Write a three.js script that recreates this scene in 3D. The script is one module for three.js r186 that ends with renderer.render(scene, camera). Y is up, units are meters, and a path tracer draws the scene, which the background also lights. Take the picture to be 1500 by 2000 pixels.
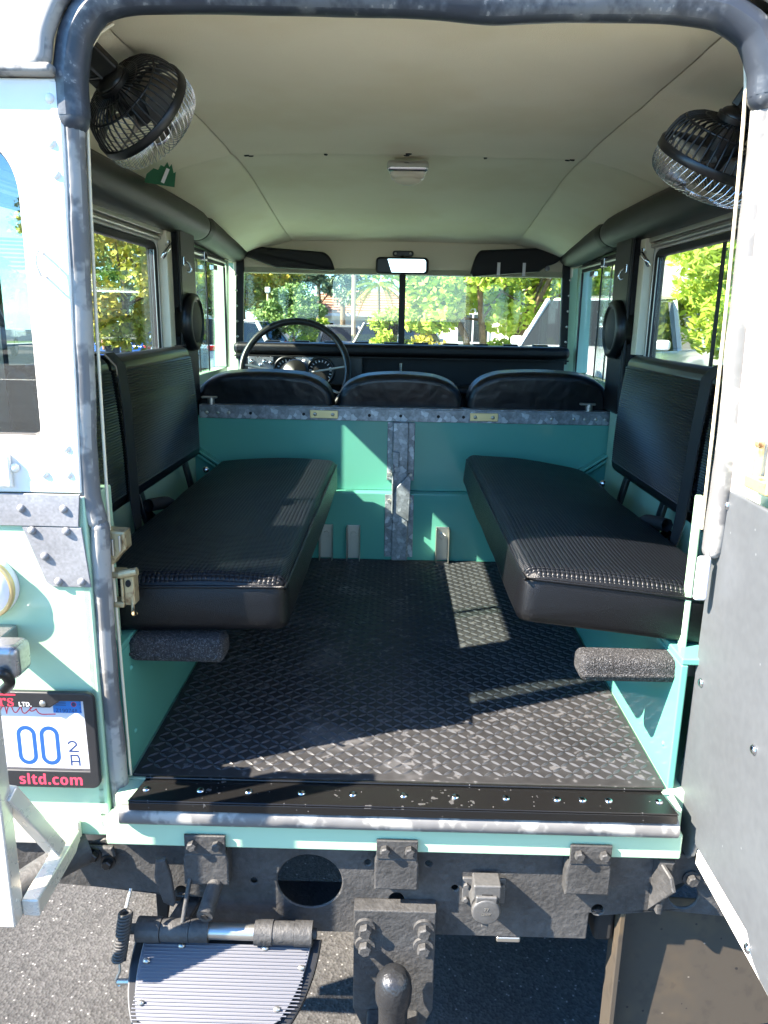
import * as THREE from 'three';
import { RoundedBoxGeometry } from 'three/addons/geometries/RoundedBoxGeometry.js';
import { mergeGeometries, mergeVertices, toCreasedNormals } from 'three/addons/utils/BufferGeometryUtils.js';
import { MarchingCubes } from 'three/addons/objects/MarchingCubes.js';
import { FontLoader } from 'three/addons/loaders/FontLoader.js';
import { TextGeometry } from 'three/addons/geometries/TextGeometry.js';
import { Sky } from 'three/addons/objects/Sky.js';

// ---------- camera, sky, sun, exposure ----------
const scene = new THREE.Scene();
const camera = new THREE.PerspectiveCamera(67.38, 768 / 1024, 0.05, 3000);
camera.position.set(-0.016, 1.4705, 1.16);
camera.up.set(-0.0206, 0.9696, -0.244);
camera.lookAt(-0.016 - 0.012693, 1.4705 - 0.244292, 1.16 - 0.969619);
const SUN = new THREE.Vector3(-1.05, 1.0, 0.44).normalize();
const sky = new Sky(); sky.name = 'sky'; sky.userData.kind = 'structure'; sky.scale.setScalar(2500);
{ const u = sky.material.uniforms; u.sunPosition.value.copy(SUN); u.turbidity.value = 3; u.rayleigh.value = 1.2; u.mieCoefficient.value = 0.004; u.mieDirectionalG.value = 0.8;
  if (u.cloudCoverage) { u.cloudCoverage.value = 0.25; u.cloudDensity.value = 0.3; } }
scene.add(sky);
scene.environmentIntensity = 0.12;
const sun = new THREE.DirectionalLight(0xfff1de, 5); sun.position.copy(SUN).multiplyScalar(40); sun.castShadow = true;
{ const c = sun.shadow.camera; c.left = -40; c.right = 40; c.top = 40; c.bottom = -40; c.near = 1; c.far = 120; sun.shadow.mapSize.set(4096, 4096); sun.shadow.bias = -0.0004; }
scene.add(sun); scene.add(sun.target);
const renderer = new THREE.WebGLRenderer({ antialias: true });
renderer.shadowMap.enabled = true; renderer.toneMapping = THREE.LinearToneMapping; renderer.toneMappingExposure = 6.0;

// ---------- helpers ----------
let seed = 7; const rnd = () => { seed = (seed * 1664525 + 1013904223) >>> 0; return seed / 4294967296; };
const rr = (a, b) => a + (b - a) * rnd();
const V = (x, y, z) => new THREE.Vector3(x, y, z);
const used = {};
function numbered(n) { if (!(n in used)) { used[n] = 0; return n; } used[n]++; return n + '_' + String(used[n]).padStart(3, '0'); }
function flat(g) { const h = g.index ? g.toNonIndexed() : g; for (const k of Object.keys(h.attributes)) if (!['position', 'normal', 'uv'].includes(k)) h.deleteAttribute(k);
  if (!h.attributes.uv) h.setAttribute('uv', new THREE.BufferAttribute(new Float32Array(h.attributes.position.count * 2), 2)); h.morphAttributes = {}; h.groups = []; return h; }
function mg(...l) { return mergeGeometries(l.flat(9).map(flat)); }
function uvm(g) { // metre uv by dominant axis of each triangle
  const h = flat(g.clone()), p = h.attributes.position, u = h.attributes.uv, a = V(), b = V(), c = V(), n = V();
  for (let i = 0; i < p.count; i += 3) { a.fromBufferAttribute(p, i); b.fromBufferAttribute(p, i + 1); c.fromBufferAttribute(p, i + 2);
    n.copy(b).sub(a).cross(c.clone().sub(a)); const x = Math.abs(n.x), y = Math.abs(n.y), z = Math.abs(n.z);
    [a, b, c].forEach((q, k) => { if (y >= x && y >= z) u.setXY(i + k, q.x, q.z); else if (x >= z) u.setXY(i + k, q.z, q.y); else u.setXY(i + k, q.x, q.y); }); }
  return h; }
function M(name, geo, mat, parent, label) { const m = new THREE.Mesh(mat.userData.tri ? uvm(geo) : geo, mat); m.castShadow = m.receiveShadow = true; m.name = name; if (label) m.userData.label = label; parent.add(m); return m; }
function thing(name, label, category, [x, y, z] = [0, 0, 0], ry = 0, group) { const g = new THREE.Group(); g.name = numbered(name); g.position.set(x, y, z); g.rotation.y = ry; g.userData = { label, category }; if (group) g.userData.group = group; scene.add(g); return g; }
function struct(name, geo, mat) { const m = M(numbered(name), geo, mat, scene); m.userData.kind = 'structure'; return m; }
const mv = (g, x = 0, y = 0, z = 0, rx = 0, ry = 0, rz = 0) => { const e = new THREE.Matrix4().compose(V(x, y, z), new THREE.Quaternion().setFromEuler(new THREE.Euler(rx, ry, rz)), V(1, 1, 1)); return g.applyMatrix4(e); };
const rb = (w, h, d, x = 0, y = 0, z = 0, r = 0.004, s = 2) => new RoundedBoxGeometry(w, h, d, s, Math.min(r, w / 2.01, h / 2.01, d / 2.01)).translate(x, y, z);
const bx = (x0, x1, y0, y1, z0, z1, r = 0.003) => rb(Math.abs(x1 - x0), Math.abs(y1 - y0), Math.abs(z1 - z0), (x0 + x1) / 2, (y0 + y1) / 2, (z0 + z1) / 2, r, 2);
function orient(g, a, b, roll = 0) { // local z -> a->b, centred
  const d = b.clone().sub(a), z = d.clone().normalize(), up = Math.abs(z.y) > 0.95 ? V(1, 0, 0) : V(0, 1, 0), x = up.clone().cross(z).normalize(), y = z.clone().cross(x);
  g.rotateZ(roll); g.applyMatrix4(new THREE.Matrix4().makeBasis(x, y, z)); const m = a.clone().add(b).multiplyScalar(0.5); return g.translate(m.x, m.y, m.z); }
const bar = (a, b, w, h, r = 0.003, roll = 0) => orient(rb(w, h, a.distanceTo(b), 0, 0, 0, r), a, b, roll);
const rod = (a, b, r, n = 14, r2 = r) => orient(new THREE.CylinderGeometry(r2, r, a.distanceTo(b), n).rotateX(Math.PI / 2), a, b);
const tube = (pts, r, n = 24, k = 8, closed = false) => new THREE.TubeGeometry(new THREE.CatmullRomCurve3(pts.map(p => p.isVector3 ? p : V(...p)), closed, 'catmullrom', 0.4), n, r, k, closed);
function shp(pts, holes = []) { const s = new THREE.Shape(pts.map(p => new THREE.Vector2(...p))); for (const h of holes) { const q = new THREE.Path(); if (h.r) q.absellipse(h.x, h.y, h.r, h.ry ?? h.r, 0, Math.PI * 2); else q.setFromPoints(h.map(p => new THREE.Vector2(...p))); s.holes.push(q); } return s; }
const ext = (s, d, bev = 0.002, n = 1, cs = 20) => new THREE.ExtrudeGeometry(s, { depth: Math.max(d - 2 * bev, 0.0005), bevelEnabled: bev > 0, bevelThickness: bev, bevelSize: bev, bevelOffset: -bev, bevelSegments: n, curveSegments: cs }).translate(0, 0, bev);
function rrect(x0, y0, x1, y1, r, Cls = THREE.Shape) { const s = new Cls(), [a, b, c, d] = Array.isArray(r) ? r : [r, r, r, r]; // bl br tr tl
  s.moveTo(x0 + a, y0); s.lineTo(x1 - b, y0); s.quadraticCurveTo(x1, y0, x1, y0 + b); s.lineTo(x1, y1 - c); s.quadraticCurveTo(x1, y1, x1 - c, y1); s.lineTo(x0 + d, y1); s.quadraticCurveTo(x0, y1, x0, y1 - d); s.lineTo(x0, y0 + a); s.quadraticCurveTo(x0, y0, x0 + a, y0); return s; }
function loft(rings, caps = true, crease = 0.7) { const n = rings[0].length, P = [], I = []; rings.forEach(r => r.forEach(p => P.push(p.x, p.y, p.z)));
  for (let i = 0; i < rings.length - 1; i++) for (let j = 0; j < n; j++) { const a = i * n + j, b = i * n + (j + 1) % n, c = a + n, d = b + n; I.push(a, b, d, a, d, c); }
  if (caps) [[0, 1], [rings.length - 1, -1]].forEach(([k, s]) => { const c = rings[k].reduce((q, p) => q.add(p), V()).divideScalar(n); const ci = P.length / 3; P.push(c.x, c.y, c.z); for (let j = 0; j < n; j++) { const a = k * n + j, b = k * n + (j + 1) % n; s > 0 ? I.push(ci, b, a) : I.push(ci, a, b); } });
  const g = new THREE.BufferGeometry(); g.setAttribute('position', new THREE.Float32BufferAttribute(P, 3)); g.setIndex(I); g.computeVertexNormals(); return crease ? toCreasedNormals(g, crease) : g; }
function sheet(nu, nv, f) { const P = [], U = [], I = []; for (let i = 0; i <= nu; i++) for (let j = 0; j <= nv; j++) { const p = f(i / nu, j / nv); P.push(p.x, p.y, p.z); U.push(p.x, p.z); }
  for (let i = 0; i < nu; i++) for (let j = 0; j < nv; j++) { const a = i * (nv + 1) + j, b = a + 1, c = a + nv + 1, d = c + 1; I.push(a, b, d, a, d, c); }
  const g = new THREE.BufferGeometry(); g.setAttribute('position', new THREE.Float32BufferAttribute(P, 3)); g.setAttribute('uv', new THREE.Float32BufferAttribute(U, 2)); g.setIndex(I); g.computeVertexNormals(); return g; }
const hexHead = (r, h) => { const g = ext(shp([...Array(6)].map((_, i) => [r * Math.cos(i * Math.PI / 3 + 0.3), r * Math.sin(i * Math.PI / 3 + 0.3)])), h, h * 0.15); return g; };
const dome = (r, h) => new THREE.SphereGeometry(r, 12, 6, 0, Math.PI * 2, 0, Math.PI / 2).scale(1, h / r, 1).rotateX(Math.PI / 2);

// ---------- procedural textures ----------
function lattice(n, s) { const a = new Float32Array(n * n); let q = s * 7919 + 13; for (let i = 0; i < n * n; i++) { q = (q * 1664525 + 1013904223) >>> 0; a[i] = q / 4294967296; } return a; }
const LC = {};
function vn(u, v, n, s) { const a = LC[n + '_' + s] ??= lattice(n, s); const x = u * n, y = v * n, i = Math.floor(x), j = Math.floor(y), f = x - i, g = y - j, k = f * f * (3 - 2 * f), l = g * g * (3 - 2 * g), m = t => ((t % n) + n) % n;
  const A = a[m(i) + m(j) * n], B = a[m(i + 1) + m(j) * n], C = a[m(i) + m(j + 1) * n], D = a[m(i + 1) + m(j + 1) * n]; return (A + (B - A) * k) * (1 - l) + (C + (D - C) * k) * l; }
function fbm(u, v, n, o, s = 1) { let t = 0, w = 0, a = 1; for (let i = 0; i < o; i++) { t += a * vn(u, v, n, s + i); w += a; a *= 0.55; n *= 2; } return t / w; }
function tex(size, tile, f, srgb = false) { const d = new Uint8Array(size * size * 4); for (let j = 0; j < size; j++) for (let i = 0; i < size; i++) { let c = f((i + 0.5) / size, (j + 0.5) / size); if (typeof c === 'number') c = [c, c, c]; const k = (i + j * size) * 4; for (let q = 0; q < 3; q++) d[k + q] = Math.max(0, Math.min(255, c[q] * 255)); d[k + 3] = 255; }
  const t = new THREE.DataTexture(d, size, size); t.wrapS = t.wrapT = THREE.RepeatWrapping; t.magFilter = THREE.LinearFilter; t.minFilter = THREE.LinearMipmapLinearFilter; t.generateMipmaps = true; if (srgb) t.colorSpace = THREE.SRGBColorSpace; t.repeat.set(1 / tile, 1 / tile); t.needsUpdate = true; return t; }
const mix = (a, b, t) => a.map((x, i) => x + (b[i] - x) * t), ss = (a, b, x) => { const t = Math.max(0, Math.min(1, (x - a) / (b - a))); return t * t * (3 - 2 * t); };
const hx = h => [(h >> 16) / 255, ((h >> 8) & 255) / 255, (h & 255) / 255];
function cells(u, v, n, s) { const a = LC['c' + n + s] ??= lattice(n * 2, s); let best = 9, id = 0; const x = u * n, y = v * n, i = Math.floor(x), j = Math.floor(y);
  for (let p = -1; p < 2; p++) for (let q = -1; q < 2; q++) { const I = ((i + p) % n + n) % n, J = ((j + q) % n + n) % n, dx = i + p + a[I + J * n] - x, dy = j + q + a[n * n + I + J * n] - y, d = dx * dx + dy * dy; if (d < best) { best = d; id = a[2 * n * n + I + J * n]; } } return [Math.sqrt(best), id]; }
const T = {
  asphaltC: tex(1536, 1.7, (u, v) => { const c = cells(u, v, 300, 3), f = fbm(u, v, 5, 5, 9); let g = 0.225 + 0.11 * (f - 0.5) + (c[1] - 0.5) * 0.10; if (c[1] > 0.985 && c[0] < 0.35) g += 0.22; return [g * 1.01, g, g * 0.98]; }, true),
  asphaltB: tex(1024, 1.7, (u, v) => 0.8 - cells(u, v, 300, 3)[0] * 0.5 + 0.3 * fbm(u, v, 80, 2, 4)),
  galv: tex(512, 0.16, (u, v) => { const w = 0.05 * (fbm(u, v, 8, 3, 21) - 0.5), c = cells(u + w, v - w, 13, 5), g = 0.56 + 0.12 * (c[1] - 0.5) - 0.07 * c[0] + 0.10 * ss(0.75, 0.95, c[1]) + 0.16 * (fbm(u, v, 4, 4, 23) - 0.5) + 0.08 * (fbm(u, v, 40, 2, 3) - 0.5); return [g * 0.97, g, g * 1.03]; }, true),
  hammer: tex(512, 0.12, (u, v) => fbm(u, v, 20, 3, 31)),
  grain: tex(512, 0.05, (u, v) => { const c = cells(u, v, 34, 41); return Math.min(1, c[0] * 1.3); }),
  wrinkle: tex(512, 0.5, (u, v) => fbm(u + 0.04 * fbm(u, v, 6, 2, 3), v, 5, 4, 51)),
  weave: tex(256, 0.048, (u, v) => { const x = u * 6, y = v * 6, i = Math.floor(x), j = Math.floor(y), a = x - i, b = y - j; return Math.pow(Math.max(0, Math.sin(a * Math.PI)) * Math.max(0, Math.sin(b * Math.PI)), 0.6); }),
  carpet: tex(512, 0.12, (u, v) => 0.5 * cells(u, v, 60, 61)[0] + 0.6 * fbm(u, v, 40, 3, 62)),
  carpetC: tex(512, 0.12, (u, v) => { const c = cells(u, v, 70, 63), g = 0.15 + 0.22 * Math.pow(c[1], 3) + 0.10 * (fbm(u, v, 30, 2, 64) - 0.5); return [g, g, g * 1.02]; }, true),
  alu: tex(512, 0.4, (u, v) => { const s = fbm(u * 1, v, 120, 2, 71) * 0.12, b = fbm(u, v, 5, 4, 72); const g = 0.66 + (b - 0.5) * 0.22 + s - 0.06; return [g, g, g * 1.01]; }, true),
  aluR: tex(512, 0.4, (u, v) => 0.42 + 0.35 * fbm(u, v, 10, 4, 73)),
  rubber: tex(512, 0.36, (u, v) => { const a = fbm(u, v * 0.99, 5, 5, 81), b = fbm(u, v, 40, 3, 84), t = ss(0.42, 0.62, a + (b - 0.5) * 0.25); return mix([0.40, 0.40, 0.40], [0.60, 0.595, 0.575], t); }, true),
  rubberDark: tex(512, 0.36, (u, v) => { const a = fbm(u, v, 5, 5, 85), b = fbm(u, v, 50, 3, 86); let c = mix([0.19, 0.215, 0.25], [0.36, 0.38, 0.40], ss(0.45, 0.75, a + (b - 0.5) * 0.3)); if (b > 0.76 && a > 0.52) c = mix(c, [0.55, 0.55, 0.54], 0.6); return c; }, true),
  liner: tex(512, 0.6, (u, v) => { const a = fbm(u, v, 3, 4, 91); return mix(hx(0xece2c6), hx(0xf2ead2), ss(0.3, 0.7, a)); }, true),
  mud: tex(1024, 0.7, (u, v) => { const a = fbm(u, v, 4, 5, 101), b = fbm(u, v, 30, 4, 102), c = cells(u, v, 34, 103); let k = mix(hx(0x6f675a), hx(0x9a8564), ss(0.38, 0.66, a)); k = mix(k, hx(0x59524a), ss(0.55, 0.8, b) * 0.5); if (c[1] > 0.965 && c[0] < 0.06 + 0.2 * (b - 0.3)) k = hx(0x2c2620); if (c[1] < 0.04 && c[0] < 0.08) k = hx(0xcfc8bb); return k; }, true),
  doorGrey: tex(1024, 1.0, (u, v) => { const a = fbm(u, v, 4, 5, 111), b = fbm(u * 1, v, 90, 2, 112), c = cells(u, v, 40, 113); let g = 0.50 + 0.07 * (a - 0.5) + 0.04 * (b - 0.5); if (c[1] > 0.98 && c[0] < 0.07) g += 0.15; const sc = fbm(u * 1, v, 3, 2, 115); if (Math.abs(Math.sin((u * 3 + v * 41) * 6.283 + 5 * a) ) < 0.02 && sc > 0.58) g += 0.06; return [g * 0.97, g, g * 1.02]; }, true),
  blackC: tex(512, 0.5, (u, v) => { const a = fbm(u, v, 6, 5, 121), g = 0.225 + 0.13 * (a - 0.5) + 0.07 * (fbm(u, v, 70, 2, 122) - 0.5); return [g, g, g]; }, true),
  matC: tex(512, 0.8, (u, v) => { const a = fbm(u, v, 5, 5, 131), b = fbm(u, v, 60, 3, 132), g = 0.20 + 0.10 * (a - 0.5) + 0.05 * (b - 0.5) + (b > 0.71 ? 0.12 : 0) + 0.10 * ss(0.6, 0.75, a); return [g, g, g * 1.02]; }, true),
  sillC: tex(1024, 0.8, (u, v) => { const c = cells(u, v, 70, 141), b = fbm(u, v, 100, 2, 142), s = fbm(u * 1, v, 8, 4, 143); let g = 0.10; if (c[1] > 0.93 && c[0] < 0.04 + 0.06 * b) g = 0.5; if (s > 0.70 && b > 0.68) g = 0.3; return [g, g, g]; }, true),
  paintR: tex(512, 1.1, (u, v) => 0.22 + 0.35 * fbm(u, v, 6, 5, 151)),
  dents: tex(512, 1.3, (u, v) => fbm(u, v, 4, 3, 161)),
  stucco: tex(512, 1.5, (u, v) => fbm(u, v, 60, 3, 171)),
  bark: tex(256, 0.6, (u, v) => { const a = fbm(u, v, 12, 3, 181); return mix(hx(0x4a3b2c), hx(0x8a765c), a); }, true),
  grass: tex(512, 2.5, (u, v) => mix(hx(0x41551f), hx(0x7d8a3f), fbm(u, v, 30, 4, 191)), true),
  pave: tex(512, 2.0, (u, v) => { const g = 0.66 + 0.12 * (fbm(u, v, 8, 5, 195) - 0.5); return [g, g * 0.98, g * 0.94]; }, true),
  rust: tex(256, 0.1, (u, v) => mix(hx(0xb5a57f), hx(0x6e5337), ss(0.5, 0.72, fbm(u, v, 5, 4, 199))), true),
};
function mat(o, tri = false) { const phys = ['transmission', 'clearcoat', 'ior', 'sheen', 'specularIntensity'].some(k => k in o); const m = phys ? new THREE.MeshPhysicalMaterial(o) : new THREE.MeshStandardMaterial(o); m.userData.tri = tri || !!(o.map || o.bumpMap || o.roughnessMap); if (tri === 'no') m.userData.tri = false; return m; }
const L = {
  mint: mat({ color: 0xa6c6a9, roughness: 0.34, roughnessMap: T.paintR, bumpMap: T.dents, bumpScale: 0.0012 }),
  teal: mat({ color: 0x5b9d8d, roughness: 0.3, roughnessMap: T.paintR, bumpMap: T.dents, bumpScale: 0.005 }),  // mint body paint with the interior shade put into its colour
  white: mat({ color: 0xe9e6de, roughness: 0.4, roughnessMap: T.paintR, bumpMap: T.dents, bumpScale: 0.0012 }),
  cream: mat({ color: 0xe2d8bd, roughness: 0.6 }),
  liner: mat({ map: T.liner, roughness: 0.72, bumpMap: T.grain, bumpScale: 0.0004 }),
  galv: mat({ map: T.galv, roughness: 0.42, metalness: 0.4 }),
  black: mat({ map: T.blackC, roughness: 0.62, bumpMap: T.hammer, bumpScale: 0.0012 }),
  blackSmooth: mat({ color: 0x151617, roughness: 0.35 }),
  sill: mat({ map: T.sillC, roughness: 0.25, metalness: 0.1 }),
  vinyl: mat({ color: 0x0b0c0f, roughness: 0.38, specularIntensity: 0.7, bumpMap: T.grain, bumpScale: 0.0003 }),
  vinylRib: mat({ color: 0x111317, roughness: 0.36 }),
  weave: mat({ color: 0x111419, roughness: 0.38, specularIntensity: 0.55, bumpMap: T.weave, bumpScale: 0.0022 }),
  vinylWrk: mat({ color: 0x0e0f12, roughness: 0.36, bumpMap: T.wrinkle, bumpScale: 0.007 }),
  belt: mat({ color: 0x131416, roughness: 0.7 }),
  carpet: mat({ map: T.carpetC, roughness: 0.98, bumpMap: T.carpet, bumpScale: 0.005 }),
  mat: mat({ map: T.matC, roughness: 0.45, specularIntensity: 0.25 }),
  matTread: mat({ color: 0x3d3f43, roughness: 0.35, specularIntensity: 0.6 }),
  alu: mat({ map: T.alu, roughness: 0.5, roughnessMap: T.aluR, metalness: 0.8 }),
  aluMatt: mat({ map: T.alu, color: 0xcdcfd2, roughness: 0.55, metalness: 0.35 }),
  ladder: mat({ color: 0xd9d4c8, roughness: 0.45, metalness: 0.35, roughnessMap: T.aluR }),
  seal: mat({ map: T.rubber, roughness: 0.55, bumpMap: T.wrinkle, bumpScale: 0.006 }),
  sealDark: mat({ map: T.rubberDark, roughness: 0.42, bumpMap: T.wrinkle, bumpScale: 0.006 }),
  rubber: mat({ color: 0x16171a, roughness: 0.6 }),
  plastic: mat({ color: 0x0c0d0e, roughness: 0.36 }),
  chrome: mat({ color: 0xd9dade, roughness: 0.14, metalness: 1 }),
  steel: mat({ color: 0xb9b6ae, roughness: 0.35, metalness: 0.9 }),
  zinc: mat({ map: T.rust, roughness: 0.5, metalness: 0.5 }),
  brass: mat({ color: 0xcdb98a, roughness: 0.35, metalness: 0.7 }),
  glass: mat({ color: 0xf4fbf8, roughness: 0.0, transmission: 1, thickness: 0, ior: 1.5 }),
  glassRear: mat({ color: 0xe6f0ee, roughness: 0.0, transmission: 1, thickness: 0, ior: 2.1 }),
  mirror: mat({ color: 0xe8eaec, roughness: 0.02, metalness: 1 }),
  lens: mat({ color: 0xf3eedf, roughness: 0.35, transmission: 0.5, thickness: 0 }),
  mud: mat({ map: T.mud, color: 0x8a8784, roughness: 0.75 }),
  doorGrey: mat({ map: T.doorGrey, color: 0xc2c4c7, metalness: 0.35, roughness: 0.55, bumpMap: T.dents, bumpScale: 0.008 }),
  green: mat({ color: 0x0e5a3c, roughness: 0.5 }),
  dark: mat({ color: 0x0b0b0c, roughness: 0.8 }),
  chassis: mat({ color: 0x141414, roughness: 0.8 }),
  blade: mat({ color: 0x8d8378, roughness: 0.35, metalness: 0.3 }),
  tyre: mat({ color: 0x151515, roughness: 0.85 }),
  whiteP: mat({ color: 0xdedee4, roughness: 0.4 }),
  asphalt: mat({ map: T.asphaltC, roughness: 0.88, bumpMap: T.asphaltB, bumpScale: 0.003 }),
};

// ---------- ground ----------
const gy = (x, z) => { const d = Math.hypot(x, z + 1); return -0.017 * Math.max(0, d - 7) * ss(2, -8, z); };
{ const xs = []; for (let i = 0; i <= 90; i++) { const t = i / 45 - 1; xs.push(Math.sign(t) * (Math.abs(t) * 18 + Math.pow(Math.abs(t), 4) * 480)); }
  struct('road', sheet(90, 90, (u, v) => { const x = xs[Math.round(u * 90)], z = -xs[Math.round(v * 90)]; return V(x, gy(x, z), z); }), L.asphalt); }
const paveM = mat({ map: T.pave, roughness: 0.85 }), grassM = mat({ map: T.grass, roughness: 0.95 }), markM = mat({ color: 0xd8d6cc, roughness: 0.7 });
function strip(name, x0, x1, z0, z1, h, m, n = 24) { // raised ground strip that follows the slope
  const pts = []; const g = sheet(1, n, (u, v) => { const x = x0 + (x1 - x0) * u, z = z0 + (z1 - z0) * v; return V(x, gy(x, z) + h, z); });
  const k = sheet(1, n, (u, v) => { const z = z0 + (z1 - z0) * v; return V(x0, gy(x0, z) - 0.05 + (h + 0.05) * u, z); });
  const q = sheet(1, n, (u, v) => { const z = z0 + (z1 - z0) * v; return V(x1, gy(x1, z) - 0.05 + (h + 0.05) * u, z); });
  return struct(name, mg(g, k, q), m); }
strip('pavement', 4.6, 6.2, 0, -70, 0.13, paveM);
strip('lawn', 6.2, 40, 0, -70, 0.12, grassM);
strip('pavement', -30, -28, 60, -70, 0.13, paveM);
strip('lawn', -60, -30, 60, -70, 0.12, grassM);
struct('pavement', new THREE.BoxGeometry(80, 0.3, 2).translate(-20, 0, 31), paveM);
struct('lawn', new THREE.BoxGeometry(80, 0.26, 30).translate(-20, 0, 47), grassM);
struct('driveway', sheet(6, 8, (u, v) => { const x = 1.0 + 3.6 * u, z = -6.2 - 6 * v; return V(x, gy(x, z) + 0.17 * ss(0, 0.12, u), z); }), paveM);
struct('road_marking', sheet(1, 20, (u, v) => V(-40 + 80 * v, 0.006, 16 + 0.22 * u)), markM);

// ---------- the vehicle ----------
const car = thing('off_road_vehicle', 'mint green boxy off-road vehicle with white hardtop, rear door open, seen from behind', 'vehicle');
const FY = 0.70;
// floor, wheel boxes, bulkhead
M('rear_floor', mg(bx(-0.69, 0.69, 0.655, 0.695, -1.30, -0.003), bx(-0.47, 0.47, 0.655, 0.695, -0.0025, 0.045)), L.mint, car);
for (const s of [-1, 1]) { const w = M('wheel_box', mg(bx(s * 0.4625, s * 0.475, 0.695, 0.925, -1.258, -0.012), bx(s * 0.4625, s * 0.70, 0.925, 0.937, -1.258, -0.012)), L.teal, car);
  for (const [z, y] of [[-0.05, 0.76], [-0.05, 0.88], [-0.4, 0.88], [-0.8, 0.88]]) M('rivet', mv(dome(0.005, 0.003), s * 0.4625, y, z, 0, -s * Math.PI / 2), L.teal, w); }
const bulk = M('bulkhead', mg(bx(-0.69, 0.69, 0.925, 1.16, -1.31, -1.296), bx(-0.69, 0.69, 0.69, 0.925, -1.31, -1.262, 0.006)), L.teal, car);
for (const x of [-0.6, -0.3, 0.24, 0.45]) M('rivet', mv(dome(0.004, 0.003), x, 0.88, -1.262), L.teal, bulk);
const rail = M('bulkhead_rail', mg(bx(-0.645, 0.672, 1.152, 1.190, -1.296, -1.2905, 0.001), bx(-0.645, 0.672, 1.1905, 1.1945, -1.34, -1.2905, 0.001)), L.galv, car, 'galvanised angle rail along the bulkhead top');
for (const x of [-0.62, -0.585, -0.55, -0.48, -0.31, -0.1, 0, 0.12, 0.2, 0.48, 0.55, 0.585, 0.62, 0.65]) M('rivet', mv(x > 0.4 || x < -0.5 ? dome(0.0055, 0.003) : new THREE.CylinderGeometry(0.005, 0.005, 0.002, 10).rotateX(Math.PI / 2), x, 1.17, -1.2895), x > 0.4 || x < -0.5 ? L.steel : L.dark, rail);
for (const x of [-0.245, 0.265]) { M('striker_plate', mv(bx(-0.045, 0.045, -0.013, 0.013, 0, 0.004), x, 1.171, -1.290), L.brass, rail); for (const q of [-0.028, 0.028]) M('screw', mv(dome(0.006, 0.004), x + q, 1.171, -1.286), L.steel, rail); }
for (const x of [-0.61, 0.60]) M('wing_nut', mg(rod(V(x, 1.194, -1.31), V(x, 1.215, -1.31), 0.012, 10), bx(x - 0.03, x + 0.02, 1.213, 1.22, -1.32, -1.30)), L.steel, rail);
// latch post
const post = M('latch_post', mg(bx(-0.041, -0.022, 0.96, 1.15, -1.295, -1.29), bx(0.024, 0.047, 0.96, 1.15, -1.295, -1.29), bx(-0.045, -0.018, 0.71, 0.92, -1.261, -1.257), bx(0.026, 0.048, 0.71, 0.92, -1.261, -1.257),
  bx(-0.023, 0.026, 0.925, 1.152, -1.295, -1.262), bx(-0.021, 0.030, 0.703, 0.93, -1.257, -1.238)), L.galv, car, 'galvanised latch post in the middle of the bulkhead');
M('bent_strip', mg(bx(-0.024, -0.018, 0.86, 1.02, -1.262, -1.225), bx(-0.024, -0.002, 1.01, 1.06, -1.262, -1.25)), L.galv, post);
M('latch_tab', ext(shp([[0.028, 0.84], [0.032, 0.84], [0.036, 0.975], [0.03, 0.99], [0.02, 0.98], [-0.012, 0.945], [-0.018, 0.87]]), 0.006, 0.001).translate(0, 0, -1.236), L.galv, post);
for (const [x, y] of [[-0.031, 0.98], [0.036, 0.98], [-0.031, 0.9], [0.036, 0.9], [0.003, 1.13], [0.004, 0.73]]) M('bolt', mv(hexHead(0.007, 0.006), x, y, y > 0.93 ? -1.29 : -1.257), L.steel, post);
// seat leg brackets
for (const x of [-0.235, -0.146, 0.144]) { const b = M('seat_leg_bracket', mg(bx(x - 0.020, x + 0.020, 0.702, 0.815, -1.262, -1.258), bx(x - 0.022, x - 0.019, 0.702, 0.815, -1.262, -1.222), bx(x + 0.019, x + 0.022, 0.702, 0.815, -1.262, -1.222)), L.steel, car); M('bolt', mv(hexHead(0.011, 0.008), x, 0.785, -1.258), L.steel, b); }
// corner braces at the bulkhead ends
for (const s of [-1, 1]) M('corner_brace', mg(bar(V(s * 0.50, 0.95, -1.289), V(s * 0.66, 1.06, -1.289), 0.06, 0.008), bar(V(s * 0.52, 0.945, -1.28), V(s * 0.68, 1.055, -1.28), 0.018, 0.01)), L.teal, car);
// lower body sides
for (const s of [-1, 1]) { M('body_side', mg(bx(s * 0.70, s * 0.79, 0.72, 1.20, -1.95, -0.002), bx(s * 0.66, s * 0.70, 0.936, 1.20, -1.28, -0.012)), L.mint, car); M('waist_capping', bx(s * 0.66, s * 0.80, 1.2005, 1.235, -1.95, -0.002), L.galv, car); M('side_sill', bx(s * 0.70, s * 0.775, 0.52, 0.718, -1.95, -1.25), L.mint, car); }
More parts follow.
